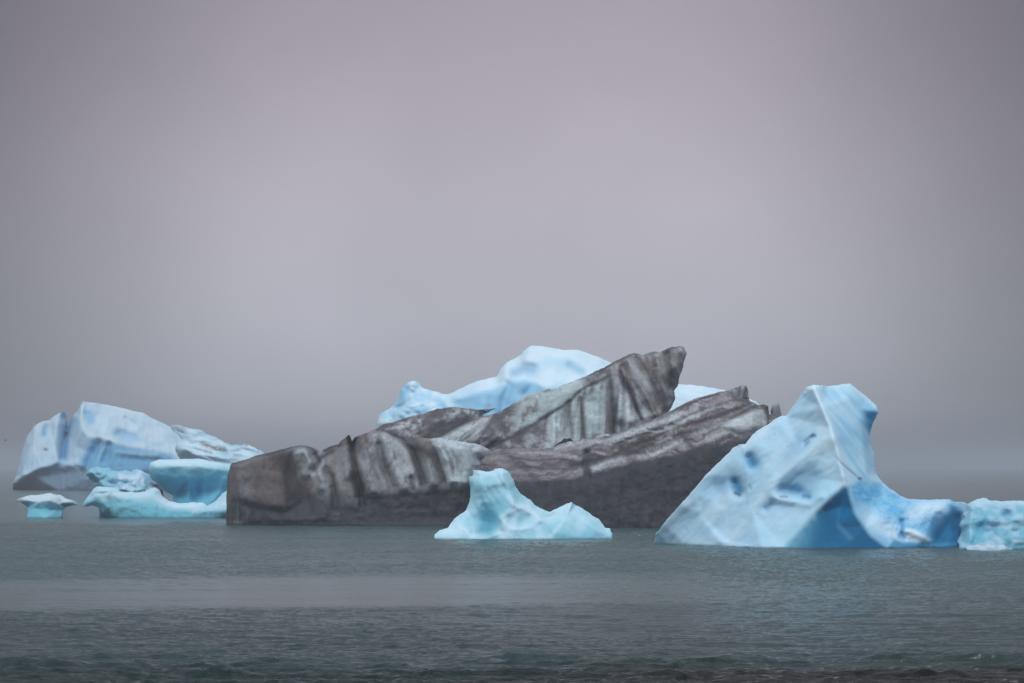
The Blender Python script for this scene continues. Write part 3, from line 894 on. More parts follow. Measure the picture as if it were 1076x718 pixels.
def e1_color(x, y, w):
    n = fbm(x / 15, y / 12, 5, 125, 0.6)
    fine = fbm(x / 5, y / 5, 4, 126, 0.65)
    c = mix(fill(x, ASH * 1.15), GREYICE * 0.75, 0.85 * sstep(-0.15, 0.4, n))
    # left ridge: dark ash with paler clouds
    u, v = rot(x, y, -18)
    ridge = sstep(535, 500, x)
    cr = mix(fill(x, ASH * 1.0), GREYICE * 0.85, 0.75 * sstep(-0.05, 0.45, fbm(u / 22, v / 8, 5, 127, 0.6)))
    cr = mix(cr, DARKASH * 1.4, 0.8 * stroke(x, y, [(440, 470), (455, 450), (475, 446), (500, 436), (520, 430)], 7))
    cr = mix(cr, GREYICE * 0.95, 0.65 * stroke(x, y, [(420, 448), (440, 443), (430, 455)], 6) * sstep(-.3, .3, fine))
    cr = mix(cr, GREYICE * 0.9, 0.7 * stroke(x, y, [(470, 437), (485, 433), (500, 434)], 4) * sstep(-.4, .3, fine))
    c = c * (1 - ridge[:, None]) + cr * ridge[:, None]
    # glassy fold left of the seam start
    fold = region(x, y, [(460, 462), (478, 452), (500, 442), (516, 436), (510, 448), (500, 462), (480, 468)], 3)
    u, v = rot(x, y, -52)
    c = mix(c, GREYICE * 1.0 + GLASSY * 0.1, fold * 0.85)
    c = mix(c, ASH, fold * 0.8 * sstep(0.15, 0.5, fbm(u / 30, v / 4, 3, 128)))
    # upper slab
    up = (1 - below(x, y, SEAM, 2)) * sstep(535, 548, x) * sstep(620, 606, x)
    us = fbm(rot(x, y, -60)[0] / 40, rot(x, y, -60)[1] / 5, 4, 129)
    cu = mix(fill(x, GLASSY * 1.12), GREYICE * 0.85, sstep(-0.2, 0.4, us))
    cu = mix(cu, BROWN * 0.9, 0.8 * stroke(x, y, [(548, 440), (556, 428), (566, 421), (560, 432)], 4) * sstep(-.4, .2, fine))
    cu = mix(cu, BROWN, 0.6 * stroke(x, y, [(538, 430), (550, 421), (566, 415)], 3) * sstep(-.4, .3, fine))
    cu = mix(cu, GLASSY, 0.8 * region(x, y, [(566, 420), (590, 408), (612, 400), (607, 412), (585, 426), (566, 436)], 3))
    c = c * (1 - up[:, None]) + cu * up[:, None]
    # vertical streaks under the seam
    low = below(x, y, SEAM, 1.5) * sstep(562, 580, x) * sstep(672, 656, x)
    st = fbm(x / 7.5 + y / 70, y / 110, 3, 130)
    cl = mix(fill(x, ASH * 0.9 + BROWN * 0.6), GLASSY * 1.25, sstep(-0.45, 0.35, st))
    cl = mix(cl, GREYICE, 0.7 * region(x, y, [(578, 440), (586, 446), (600, 462), (575, 474), (570, 468)], 3))
    cl = mix(cl, GLASSY * 1.2, 0.85 * region(x, y, [(614, 418), (628, 408), (636, 410), (634, 455), (616, 458)], 3))
    cl = mix(cl, DARKASH * 1.3, 0.8 * stroke(x, y, [(610, 418), (612, 435), (613, 458)], 2.2))
    cl = mix(cl, DARKASH * 1.2, 0.85 * stroke(x, y, [(642, 400), (644, 430), (645, 455)], 4.5))
    cl = mix(cl, ASH, 0.6 * stroke(x, y, [(598, 425), (600, 445), (602, 460)], 3))
    c = c * (1 - low[:, None]) + cl * low[:, None]
    # pointed end: brown-grey with white flutes
    tip = region(x, y, [(640, 384), (667, 370), (720, 362), (723, 372), (712, 410), (700, 440), (676, 445), (655, 420)], 4)
    u, v = rot(x, y, 62)
    tst = fbm(u / 34, v / 6, 4, 131)
    ct = mix(fill(x, ASH * 0.9 + BROWN * 0.7), GREYICE * 0.8 + np.array([.02, 0, -.01]), 0.8 * sstep(-0.45, 0.45, tst))
    ct = mix(ct, DARKASH * 1.5, 0.7 * stroke(x, y, [(690, 378), (688, 395), (684, 412)], 4.5) * sstep(-.5, .2, fine))
    ct = mix(ct, DARKASH * 1.5, 0.6 * stroke(x, y, [(702, 370), (704, 390), (706, 405)], 4))
    ct = mix(ct, BROWN, 0.6 * stroke(x, y, [(668, 378), (676, 388)], 5))
    ct = mix(ct, GREYICE, 0.6 * stroke(x, y, [(664, 380), (672, 396), (684, 410)], 3))
    c = c * (1 - tip[:, None]) + ct * tip[:, None]
    c = mix(c, GREYICE * 1.2, 0.95 * region(x, y, [(650, 400), (655, 408), (672, 440), (655, 446), (652, 425)], 2))
    c = mix(c, GREYICE * 1.15, 0.95 * region(x, y, [(668.5, 417), (673, 421), (686, 436), (672, 442)], 1.6))
    c = mix(c, DARKASH * 1.4, 0.85 * stroke(x, y, [(652, 390), (659, 406), (668, 426), (674, 440)], 2.6))
    c = mix(c, DARKASH, 0.85 * stroke(x, y + 2.0 * fbm(x / 10, y / 10, 3, 134), SEAM, 2.0 + 0.8 * n) * sstep(-0.7, 0.1, fine + 0.2))
    # dark ash left by melt along the crest
    c = mix(c, DARKASH, 0.6 * stroke(x, y, [(572, 411), (577, 409), (582, 408)], 2.2))
    c = mix(c, DARKASH, 0.6 * stroke(x, y, [(620, 394), (650, 379), (666, 372), (690, 370), (713, 364)], 1.6))
    # mottled lower left
    ml = region(x, y, [(500, 450), (530, 437), (560, 450), (580, 455), (575, 476), (500, 476)], 6)
    c = mix(c, ASH * 0.8, 0.6 * ml * sstep(0.0, -0.4, n))
    c = mix(c, GREYICE * 0.85, 0.6 * ml * sstep(0.2, 0.6, fbm(x / 9, y / 9, 4, 133)))
    c = grade(c * 1.14, 1.15)
    c *= (1 + 0.22 * fine)[:, None] * grit(x, y, 301)
    return rgba(c, 0.0)


berg('tilted_slab', 257,
    [(332, 549), (335, 478), (340, 472), (348, 469), (360, 466), (372, 463), (390, 455), (403, 446), (415, 443), (430, 438), (445, 434), (460, 430), (472, 427.8), (478, 427.6), (490, 429),
     (500, 430.5), (514, 430), (521, 429.3), (514, 432.5), (506, 436.5), (511, 437.3), (519, 435), (528, 431), (536, 426.5), (545, 420.5), (555, 415.5), (565, 412.5), (572, 411), (575, 409), (578, 409), (580, 411.5), (590, 405),
     (605, 399.5), (620, 393), (635, 386), (650, 378), (660, 373), (667, 371), (676, 373.5), (683, 370.5), (688, 368.8), (693, 370.2), (700, 366.8), (707, 364.7), (714, 363.6), (719, 365.5),
     (721.5, 371), (719, 380), (717, 388), (713, 400), (712, 406), (709, 410), (709.5, 418), (706, 428), (701, 436), (706, 450), (710, 549)],
    [(710, 549.4), (600, 550), (450, 550.4), (332, 549.6)],
    [[(p[0], p[1], 30 + max(0, 540 - p[0]) * 0.1) for p in SEAM],
     [(410, 455, 20), (440, 448, 26), (470, 440, 26), (500, 436, 14)],
     [(470, 465, 40), (490, 452, 34), (512, 441, 22)],
     [(560, 425, 24), (590, 412, 20), (618, 399, 14)],
     [(655, 380, 14), (652, 400, 30), (650, 430, 40)],
     [(668, 374, 10), (676, 395, 26), (690, 418, 34), (694, 432, 30)],
     [(690, 372, 10), (695, 395, 24), (700, 415, 22)], [(712, 370, 8), (711, 385, 14)],
     [(420, 480, 50), (480, 490, 60), (550, 478, 54), (600, 465, 48), (650, 455, 44), (690, 448, 36)]],
    e1_color, e1_relief, DIRTY, smooth=5, jitter=0.8, back=70, parent=dirty, origin=DO, seed=15, spacing=1.3)


# banded wall
WALL_TOP = [(500, 473), (535, 472), (580, 471), (600, 463), (640, 456), (662, 448), (695, 437), (725, 421), (755, 412), (785, 406), (822, 430)]
WALL_LIP = [(500, 492), (525, 497), (545, 504), (575, 504), (600, 500), (620, 497), (640, 490), (665, 484), (690, 480), (715, 474), (735, 468), (750, 466), (765, 462), (790, 456), (822, 448)]


def band_coord(x, y):
    t = np.interp(x, [p[0] for p in WALL_TOP], [p[1] for p in WALL_TOP])
    l = np.interp(x, [p[0] for p in WALL_LIP], [p[1] for p in WALL_LIP])
    return (y - t) / np.maximum(l - t, 8)


def e2_bands(x, y):
    b = band_coord(x, y)
    warp = 0.34 * fbm(x / 38, y / 30, 3, 141) + 0.13 * fbm(x / 13, y / 11, 3, 142)
    wv = b + warp
    return wv, perlin(wv * 6.0, x / 120, 3) * 0.6 + perlin(wv * 15.0, x / 70, 4) * 0.55 + perlin(wv * 32.0, x / 40, 6) * 0.3


def e2_relief(x, y):
    wv, bd = e2_bands(x, y)
    b = band_coord(x, y)
    up = sstep(1.05, 0.9, b)
    r = up * 2.4 * bd + 2.2 * fbm(x / 18, y / 16, 5, 143)
    r += (1 - up) * (3.2 * fbm(x / 10, y / 55, 4, 144) + 2.6 * fbm(x / 15, y / 11, 5, 139, 0.6))
    r += 8 * stroke(x, y, [(648, 462), (665, 455), (690, 447), (705, 440)], 5)
    r -= 12 * stroke(x, y, [(617, 476), (615, 488), (617, 499)], 3.5)
    r += 5 * stroke(x, y, [(622, 492), (640, 485), (655, 482)], 4)
    r -= 4 * stroke(x, y, [(640, 458), (665, 449), (690, 441)], 1.6)
    r += 7 * region(x, y, [(757, 448), (775, 438), (805, 430), (808, 445), (780, 456)], 4)
    r -= 10 * stroke(x, y, [(807, 428), (809, 448)], 2.2)
    r += 3 * (1 - up) * stroke(x, y, [(700, 530), (695, 553)], 10) * fbm(x / 6, y / 14, 3, 147)
    return r


def e2_color(x, y, w):
    wv, bd = e2_bands(x, y)
    b = band_coord(x, y)
    fine = fbm(x / 4.5, y / 4, 4, 145, 0.65)
    tone = sstep(-0.45, 0.3, bd + 0.22 * fine)
    c = mix(fill(x, DARKASH * 1.8), np.array([0.20, 0.182, 0.196]), tone)
    c = mix(c, GREYICE * 0.9, 0.75 * sstep(0.2, 0.65, bd + 0.15 * fine))
    left = sstep(640, 600, x)
    c = mix(c, ASH * 1.55 + 0.01, left * 0.55)
    # dense dark bands traced along the slope
    for ln, wd_, f in (([(600, 489), (640, 480), (660, 470), (690, 459), (712, 447), (735, 443), (760, 435), (788, 424)], 2.6, .85),
                       ([(655, 481), (680, 468), (700, 463), (716, 455), (740, 452), (765, 441), (796, 426)], 2.2, .75),
                       ([(716, 456), (722, 464), (728, 470)], 3.2, .6), ([(640, 470), (665, 460), (700, 447), (730, 434), (770, 421)], 1.6, .55),
                       ([(648, 453), (670, 446), (700, 437), (725, 423), (755, 414)], 1.3, .7),
                       ([(535, 480), (560, 484), (590, 482), (606, 486)], 1.5, .6), ([(545, 490), (575, 493), (606, 492)], 1.3, .5),
                       ([(530, 476), (548, 490), (560, 500)], 4, .45), ([(772, 420), (785, 421)], 2.5, .7)):
        c = mix(c, DARKASH, f * stroke(x, y + 1.6 * fbm(x / 10, y / 10, 3, 146), ln, wd_))
    for ln, wd_, f in (([(645, 462), (662, 455), (690, 446), (712, 437)], 4.6, .8), ([(600, 466), (625, 463), (640, 465)], 3.4, .6),
                       ([(624, 494), (640, 486), (655, 483)], 3.6, .65), ([(672, 481), (695, 474), (715, 464)], 3, .65), ([(585, 472), (600, 466)], 3, .6),
                       ([(700, 452), (725, 440), (750, 428)], 2.0, .6), ([(730, 456), (750, 449), (765, 442)], 2.4, .5), ([(745, 462), (765, 452)], 3, .4),
                       ([(690, 466), (705, 460)], 2.0, .5), ([(628, 458.5), (640, 456)], 1.6, .9), ([(545, 476), (580, 477), (605, 480)], 2, .35)):
        c = mix(c, GREYICE * 0.95, f * stroke(x, y + 1.4 * fbm(x / 9, y / 9, 3, 148), ln, wd_) * sstep(-0.8, 0.1, fine))
    # bluish-grey ice window on the right
    win = region(x, y, [(757, 449), (772, 440), (790, 433), (806, 429), (809, 452), (785, 462)], 3)
    c = mix(c, GREYICE * 0.85 + GLASSY * 0.15, 0.85 * win)
    c = mix(c, WET * 1.6, win * 0.9 * sstep(444, 456, y + (x - 780) * 0.05))
    c = mix(c, BROWN * 0.8, 0.8 * stroke(x, y, [(800, 426), (807, 436), (808, 448)], 2.2))
    # notch
    c = mix(c, WET * 1.2, 0.85 * stroke(x, y, [(617, 476), (615, 488), (617, 500)], 4.2))
    # wave-washed lower wall
    lip = np.interp(x, [p[0] for p in WALL_LIP], [p[1] for p in WALL_LIP])
    low = sstep(-2.0, 5.0, y - lip + 4.0 * fbm(x / 20, y / 16, 4, 149))
    cw = mix(fill(x, WET * 0.92), ASH * 0.75, 0.6 * sstep(-0.2, 0.4, fbm(x / 8, y / 40, 4, 150)))
    ud, vd = rot(x, y, -16)
    cw = mix(cw, ASH * 0.95, 0.4 * sstep(0.0, 0.5, fbm(ud / 40, vd / 5, 4, 152)))
    cw = mix(cw, ASH * 1.1, 0.5 * sstep(0.15, 0.6, fbm(x / 9, y / 11, 4, 151)) * sstep(515, 540, y) * sstep(640, 670, x))
    c = c * (1 - low[:, None]) + cw * low[:, None]
    c = grade(c * 1.12)
    c *= (1 + 0.25 * fine)[:, None] * grit(x, y, 304)
    return rgba(c, 0.0)


wall = berg('banded_wall', 239,
    [(500, 553), (502, 500, 30), (506, 484, 24), (514, 475, 20), (524, 472, 20), (535, 472, 20), (550, 471, 20), (565, 471.6, 22), (580, 471, 24), (587, 467, 24), (596, 464.5, 26), (604, 463.5, 28), (612, 461.5, 28),
     (622, 460, 28), (630, 457.6, 28), (640, 456.2, 28), (648, 455.6, 30), (656, 451.5, 30), (664, 448, 28), (680, 443, 26), (695, 437, 24), (710, 429, 22), (725, 421, 20), (740, 416, 18), (755, 412, 16), (766, 411, 14),
     (776, 414, 12), (787, 418, 12), (788.5, 422, 14), (792, 423, 14), (797, 426, 16), (803, 425, 16), (807, 426.5, 18), (809, 436, 12), (811, 434, 4), (822, 440), (826, 480, 10), (824, 520, 20), (815, 555)],
    [(815, 555.2), (750, 555.4), (690, 555.3), (600, 555.1), (540, 554.9), (500, 554.2)],
    [[(p[0], p[1] + 1, 92) for p in WALL_LIP[1:-1]],
     [(p[0], p[1] + 12, 102) for p in WALL_LIP[1:-1]],
     [(545, 485, 52), (600, 480, 58), (640, 468, 52), (690, 455, 54), (740, 438, 50), (790, 430, 48)],
     [(648, 461, 46), (670, 453, 46), (700, 441, 40)],
     [(540, 535, 112), (620, 535, 116), (700, 535, 118), (780, 530, 112)]],
    e2_color, e2_relief, DIRTY, smooth=4, jitter=0.7, back=60, parent=dirty, origin=DO, seed=16, spacing=1.3)


def flat_color(base, other, s1, seed):
    return lambda x, y, w: rgba(mix(fill(x, base), other, sstep(-0.2, 0.4, fbm(x / s1, y / (s1 * 2), 4, seed))), 0.0)


# pieces that stand on the wall's crest
berg('pinnacle', 238.0,
    [(752, 424), (755, 415), (759, 411.5), (765, 410), (770, 408.5), (775, 407), (780, 405), (784.5, 405.3), (786, 410), (786.5, 416), (787.5, 421), (786, 428), (768, 430)],
    [], [[(770, 412, 5), (772, 424, 7)], [(781, 408, 7), (782, 424, 9)]],
    lambda x, y, w: rgba(mix(mix(fill(x, GREYICE * 0.72), BROWN * 0.9, sstep(-0.2, 0.4, fbm(x / 5, y / 14, 4, 161))), DARKASH, 0.8 * sstep(416, 420, y) + 0.0), 0.0),
    lambda x, y: 3 * fbm(x / 4, y / 20, 3, 162), DIRTY, smooth=1, jitter=0.5, back=14, parent=wall, origin=DO, seed=17, spacing=1.1)
berg('pinnacle', 239.6,
    [(809, 446), (810, 432), (812, 426), (814, 424.8), (818, 424), (819.5, 428), (820.5, 433), (822.5, 439), (823, 446), (816, 452)],
    [], [[(814, 427, 5), (815, 444, 7)]],
    lambda x, y, w: rgba(mix(mix(fill(x, GREYICE * 0.7), GLASSY * 0.8, sstep(-0.2, 0.4, fbm(x / 4, y / 14, 4, 163))), DARKASH, 0.7 * sstep(813, 810, x)), 0.0),
    lambda x, y: 2 * fbm(x / 4, y / 20, 3, 164), DIRTY, smooth=1, jitter=0.4, back=12, parent=wall, origin=DO, seed=18, spacing=1.1)
berg('ash_mound', 238.2,
    [(578, 474), (581, 471), (585, 467), (590, 463.5), (592.5, 460.3), (596, 461), (599, 460.5), (602, 463), (601, 468), (590, 474)],
    [], [[(588, 468, 6), (596, 464, 6)]],
    lambda x, y, w: rgba(fill(x, DARKASH * np.array([0.95, 0.8, 0.7])), 0.0),
    lambda x, y: 3 * fbm(x / 3, y / 3, 3, 165), DIRTY, smooth=1, jitter=0.6, back=10, parent=wall, origin=DO, seed=19, spacing=0.9)


# front block
def tide(x, y):
    return np.interp(x, [237, 243, 258, 275, 300, 303, 330, 350, 375, 390, 420, 460, 490, 525], [560, 524, 524, 529, 533, 526, 522, 520, 522, 519, 515, 513, 511, 508])


def d_relief(x, y):
    r = 2.0 * fbm(x / 18, y / 18, 5, 171)
    r -= 10 * stroke(x, y, [(331, 479), (334, 486), (330, 494)], 4)
    r += 7 * stroke(x, y, [(322, 476), (326, 486), (322, 498)], 6)
    r += 6 * stroke(x, y, [(340, 478), (336, 492), (338, 512)], 5)
    r -= 9 * stroke(x, y, [(348, 500), (351, 515), (352, 535)], 3.5)
    r -= 5 * stroke(x, y, [(344, 492), (345, 497)], 3)
    r -= 16 * stroke(x, y, [(370, 462), (371, 480), (374, 495), (379, 512), (381, 530)], 3.2)
    r -= 9 * stroke(x, y, [(371, 500), (376, 512), (378, 522)], 4.5)
    r += 7 * stroke(x, y, [(363, 465), (362, 485), (366, 500)], 5)
    r += 8 * stroke(x, y, [(384, 470), (386, 495), (392, 515)], 7)
    r -= 7 * stroke(x, y, [(398, 468), (403, 490), (412, 512)], 4)
    r += 6 * stroke(x, y, [(408, 465), (416, 490), (424, 512)], 6)
    r -= 10 * stroke(x, y, [(420, 460), (434, 475), (441, 495), (445, 508)], 4)
    r += 7 * stroke(x, y, [(440, 466), (450, 485), (455, 508)], 5)
    r -= 8 * stroke(x, y, [(452, 466), (460, 488), (466, 506)], 3.2)
    r += 8 * stroke(x, y, [(462, 466), (472, 486), (476, 504)], 5.5)
    r -= 7 * stroke(x, y, [(470, 472), (476, 482), (478, 500)], 4)
    r += 8 * stroke(x, y, [(488, 470), (490, 490), (488, 505)], 7)
    r -= 11 * stroke(x, y, [(498, 472), (501, 482), (508, 486)], 4.5)
    r -= 5 * stroke(x, y, [(432, 502), (434, 514)], 2.5)
    t = tide(x, y)
    r -= 2.5 * sstep(-7, 8, y - t)
    r += sstep(-4, 6, y - t) * (2.2 * fbm(x / 8, y / 40, 4, 172) + 2.2 * fbm(x / 12, y / 9, 5, 173, 0.6))
    r += sstep(520, 526, y) * sstep(262, 240, x) * 2 * fbm(x / 3.5, y / 40, 3, 174)
    return r


def d_color(x, y, w):
    n = fbm(x / 20, y / 18, 5, 175, 0.6)
    fine = fbm(x / 4.5, y / 4.5, 4, 176, 0.65)
    c = mix(fill(x, ASH * 1.6), BROWN * 1.35, sstep(-0.3, 0.3, n))
    # left block: brown-grey face and its dark right side
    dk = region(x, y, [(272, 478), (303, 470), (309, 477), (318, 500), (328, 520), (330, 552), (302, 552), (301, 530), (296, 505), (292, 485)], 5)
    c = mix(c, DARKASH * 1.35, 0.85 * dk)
    c = mix(c, GREYICE * 0.62, 0.5 * stroke(x, y, [(258, 495), (254, 515), (258, 522)], 9) * sstep(-.4, .3, n))
    c = mix(c, BROWN * 1.15, 0.45 * region(x, y, [(262, 485), (290, 480), (297, 520), (280, 525), (262, 520)], 7))
    # paler lobes of ice
    for ln, wd_, f, cc in (([(316, 472), (326, 480), (324, 494)], 8, .85, GREYICE * 0.8), ([(338, 485), (336, 500), (342, 515)], 7, .75, GREYICE * 0.72),
                           ([(362, 480), (360, 500), (364, 516)], 6, .55, GREYICE * 0.62), ([(388, 480), (390, 498), (398, 512)], 9, .75, GREYICE * 0.72),
                           ([(404, 460), (416, 475), (424, 495), (430, 508)], 11, .9, GREYICE * 0.92), ([(448, 490), (455, 506)], 7, .6, GREYICE * 0.8),
                           ([(460, 465), (468, 482), (474, 500)], 7, .85, GREYICE * 0.95), ([(478, 466), (494, 472), (494, 490), (490, 505)], 12, .95, GREYICE * 1.05 + np.array([-.02, .01, .02])),
                           ([(508, 472), (518, 478), (518, 490)], 7, .85, GREYICE * 0.95)):
        c = mix(c, cc, f * np.clip(1.7 * stroke(x, y, ln, wd_ * 1.12), 0, 1) * sstep(-1.0, 0.2, n + 0.5 * fine))
    # darker tone along the grooves
    for ln, wd_, f in (([(331, 477), (335, 485), (331, 492)], 3, .85), ([(336, 482), (345, 476), (350, 474)], 2.6, .9), ([(349, 500), (351, 515), (352, 530)], 2.6, .7),
                       ([(344, 492), (345, 496)], 3.0, .6), ([(370, 462), (371, 480), (374, 495), (379, 512), (381, 545)], 2.6, .95), ([(371, 500), (376, 512), (378, 520)], 4.5, .8),
                       ([(397, 452), (400, 470), (406, 495)], 3.5, .45), ([(413, 455), (424, 462), (434, 474), (441, 495), (444, 508)], 4.2, .85),
                       ([(432, 462), (440, 468), (450, 478)], 4.0, .75), ([(452, 466), (460, 488), (466, 504)], 2.8, .75), ([(432, 502), (434, 514)], 2, .7), ([(414, 476), (415, 482)], 2, .6),
                       ([(396, 451), (406, 453), (414, 457), (424, 460)], 2, .9), ([(315, 468.5), (325, 470), (332, 475)], 2.2, .7), ([(384, 457), (386, 465)], 2.2, .6),
                       ([(268, 479.5), (290, 475), (312, 469)], 1.5, .8), ([(244, 487.5), (256, 484.5)], 1.3, .7), ([(470, 475), (476, 492)], 2, .35), ([(385, 470), (392, 490), (400, 508)], 2.0, .35)):
        c = mix(c, DARKASH * 1.1, f * stroke(x + 1.2 * fbm(x / 7, y / 7, 3, 178), y, ln, wd_) * sstep(-1.1, -0.2, fine))
    c = mix(c, BROWN * 0.8, 0.6 * stroke(x, y, [(456, 472), (463, 495), (468, 508)], 2.4) + 0.0)
    c = mix(c, GLASSY * 0.55, 0.55 * stroke(x, y, [(500, 477), (506, 483)], 3.5))
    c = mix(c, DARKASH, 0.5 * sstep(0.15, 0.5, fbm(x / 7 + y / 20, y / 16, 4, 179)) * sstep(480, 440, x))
    # wave-washed band
    t = tide(x, y)
    low = sstep(-5, 6, y - t + 3 * n + 1.5 * fine)
    low = low * (0.75 + 0.25 * sstep(240, 300, x))
    cw = mix(fill(x, WET * 1.05), ASH * 0.8, 0.6 * sstep(-0.2, 0.4, fbm(x / 8, y / 36, 4, 180)))
    cw = mix(cw, ASH * 1.25, 0.45 * sstep(0.0, 0.5, fbm(x / 30, y / 6, 4, 182)))
    cw = mix(cw, GREYICE * 0.5, 0.75 * region(x, y, [(238, 520), (250, 526), (262, 540), (258, 552), (238, 550)], 4) * sstep(-0.3, 0.3, fbm(x / 2.6, y / 40, 3, 181)))
    cw = mix(cw, GLASSY * 0.42, 0.55 * sstep(14, 2, y - t) * sstep(330, 345, x) * sstep(385, 375, x))
    c = c * (1 - low[:, None]) + cw * low[:, None]
    c = grade(c * 1.12, 1.08)
    c *= (1 + 0.2 * fine)[:, None] * grit(x, y, 307)
    return rgba(c, 0.0)


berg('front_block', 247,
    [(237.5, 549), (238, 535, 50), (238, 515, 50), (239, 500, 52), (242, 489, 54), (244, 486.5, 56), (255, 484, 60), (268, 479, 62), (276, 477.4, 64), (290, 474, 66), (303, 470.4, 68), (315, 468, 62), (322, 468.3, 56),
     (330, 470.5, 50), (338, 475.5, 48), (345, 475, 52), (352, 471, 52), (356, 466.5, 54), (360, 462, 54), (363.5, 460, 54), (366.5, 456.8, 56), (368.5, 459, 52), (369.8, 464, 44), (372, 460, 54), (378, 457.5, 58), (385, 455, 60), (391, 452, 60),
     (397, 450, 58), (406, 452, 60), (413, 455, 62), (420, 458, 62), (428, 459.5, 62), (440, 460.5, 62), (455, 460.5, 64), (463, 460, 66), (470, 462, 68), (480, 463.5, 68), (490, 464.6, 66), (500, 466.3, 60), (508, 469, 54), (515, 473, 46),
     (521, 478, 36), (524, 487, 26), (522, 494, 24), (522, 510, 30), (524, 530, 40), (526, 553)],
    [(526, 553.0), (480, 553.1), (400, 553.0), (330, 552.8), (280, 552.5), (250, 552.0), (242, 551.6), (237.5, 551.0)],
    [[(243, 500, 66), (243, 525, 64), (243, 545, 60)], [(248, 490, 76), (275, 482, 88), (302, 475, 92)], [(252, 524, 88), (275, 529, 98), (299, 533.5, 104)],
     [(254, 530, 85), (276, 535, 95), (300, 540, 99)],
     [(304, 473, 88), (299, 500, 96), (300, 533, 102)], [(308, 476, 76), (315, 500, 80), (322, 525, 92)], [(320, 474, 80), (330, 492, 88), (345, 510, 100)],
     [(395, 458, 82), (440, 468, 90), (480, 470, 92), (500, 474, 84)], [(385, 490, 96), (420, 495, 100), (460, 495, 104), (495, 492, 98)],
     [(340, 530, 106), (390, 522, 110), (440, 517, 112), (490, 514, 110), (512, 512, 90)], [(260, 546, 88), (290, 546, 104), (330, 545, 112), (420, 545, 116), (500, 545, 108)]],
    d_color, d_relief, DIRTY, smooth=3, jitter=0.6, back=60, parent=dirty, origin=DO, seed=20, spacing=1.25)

# ---- tiny bits of ice afloat
def bit(x, y, w, h, label, seed):
    D = dist_on_water(y)
    n = 7
    out = [(x - w / 2, y - 0.1)] + [(x - w / 2 + w * k / n, y - h * (0.55 + 0.45 * math.sin(k * 2.1 + seed)) * math.sin(math.pi * k / n) ** 0.5) for k in range(1, n)] + [(x + w / 2, y - 0.1)]
    o = berg('ice_bit', D + w * 0.5 * D / F, out, [(x + w / 2, y - 0.05), (x, y + 0.15), (x - w / 2, y - 0.05)], [],
             lambda a, b, c: rgba(fill(a, WHITE), 0.4), None, ICE, spacing=0.6, smooth=1, jitter=0.15, back=w * 0.5, seed=seed)
    tag(o, label, 'ice floe', 'small pieces of floating ice')


bit(672, 563.6, 4.5, 1.6, 'tiny white speck of ice on the water between the turquoise and the tall iceberg', 31)
bit(962, 577.6, 5, 1.4, 'tiny white speck of ice at the foot of the tall iceberg', 32)


# ---- the gull
def gull():
    D = 420.0
    s = D / F
    x0, z0 = (5.6 - W / 2) * s, CAM_H - (463.3 - HOR) * s
    me = bpy.data.meshes.new('gull')
    bm = bmesh.new()
    pts = {'pelvis': (0, 0.0, 0), 'tail': (-0.17, 0.02, 0.01), 'tip': (-0.27, 0.03, 0.0), 'chest': (0.13, 0, 0.015), 'neck': (0.22, 0, 0.045), 'head': (0.28, 0, 0.06), 'beak': (0.35, 0, 0.05),
           'ls': (0.09, -0.07, 0.05), 'le': (0.10, -0.24, 0.20), 'lw': (0.02, -0.46, 0.24), 'lt': (-0.10, -0.66, 0.16),
           'rs': (0.09, 0.07, 0.05), 're': (0.10, 0.24, 0.20), 'rw': (0.02, 0.46, 0.24), 'rt': (-0.10, 0.66, 0.16)}
    rad = {'pelvis': (.065, .06), 'tail': (.045, .025), 'tip': (.06, .008), 'chest': (.07, .07), 'neck': (.04, .04), 'head': (.042, .042), 'beak': (.010, .010),
           'ls': (.09, .018), 'le': (.085, .014), 'lw': (.07, .011), 'lt': (.012, .006), 'rs': (.09, .018), 're': (.085, .014), 'rw': (.07, .011), 'rt': (.012, .006)}
    v = {k: bm.verts.new(p) for k, p in pts.items()}
    bm.verts.index_update()
    for a, b in (('pelvis', 'tail'), ('tail', 'tip'), ('pelvis', 'chest'), ('chest', 'neck'), ('neck', 'head'), ('head', 'beak'), ('chest', 'ls'), ('ls', 'le'), ('le', 'lw'), ('lw', 'lt'),
                 ('chest', 'rs'), ('rs', 're'), ('re', 'rw'), ('rw', 'rt')):
        bm.edges.new((v[a], v[b]))
    order = list(pts)
    bm.to_mesh(me)
    bm.free()
    o = bpy.data.objects.new('gull', me)
    C.objects.link(o)
    md = o.modifiers.new('skin', 'SKIN')
    for i, k in enumerate(order):
        me.skin_vertices[0].data[i].radius = rad[k]
        me.skin_vertices[0].data[i].use_root = (k == 'pelvis')
    o.modifiers.new('round', 'SUBSURF').render_levels = 2
    m, nt, N = nodes('gull_plumage')
    out = N('ShaderNodeOutputMaterial')
    p = N('ShaderNodeBsdfPrincipled')
    nt.links.new(p.outputs[0], out.inputs[0])
    tc = N('ShaderNodeTexCoord')
    sp = N('ShaderNodeSeparateXYZ')
    nt.links.new(tc.outputs['Object'], sp.inputs[0])
    rp = N('ShaderNodeValToRGB')
    rp.color_ramp.elements[0].position = 0.0
    rp.color_ramp.elements[0].color = (0.05, 0.05, 0.055, 1)
    rp.color_ramp.elements[1].position = 0.1
    rp.color_ramp.elements[1].color = (0.62, 0.52, 0.46, 1)
    nt.links.new(sp.outputs['X'], rp.inputs[0])
    nt.links.new(rp.outputs[0], p.inputs['Base Color'])
    p.inputs['Roughness'].default_value = 0.7
    me.materials.append(m)
    o.location = (x0, D, z0)
    o.rotation_euler = (0, 0, math.radians(25))
    tag(o, 'small gull with dark wing tips flying low at the far left', 'bird')


gull()

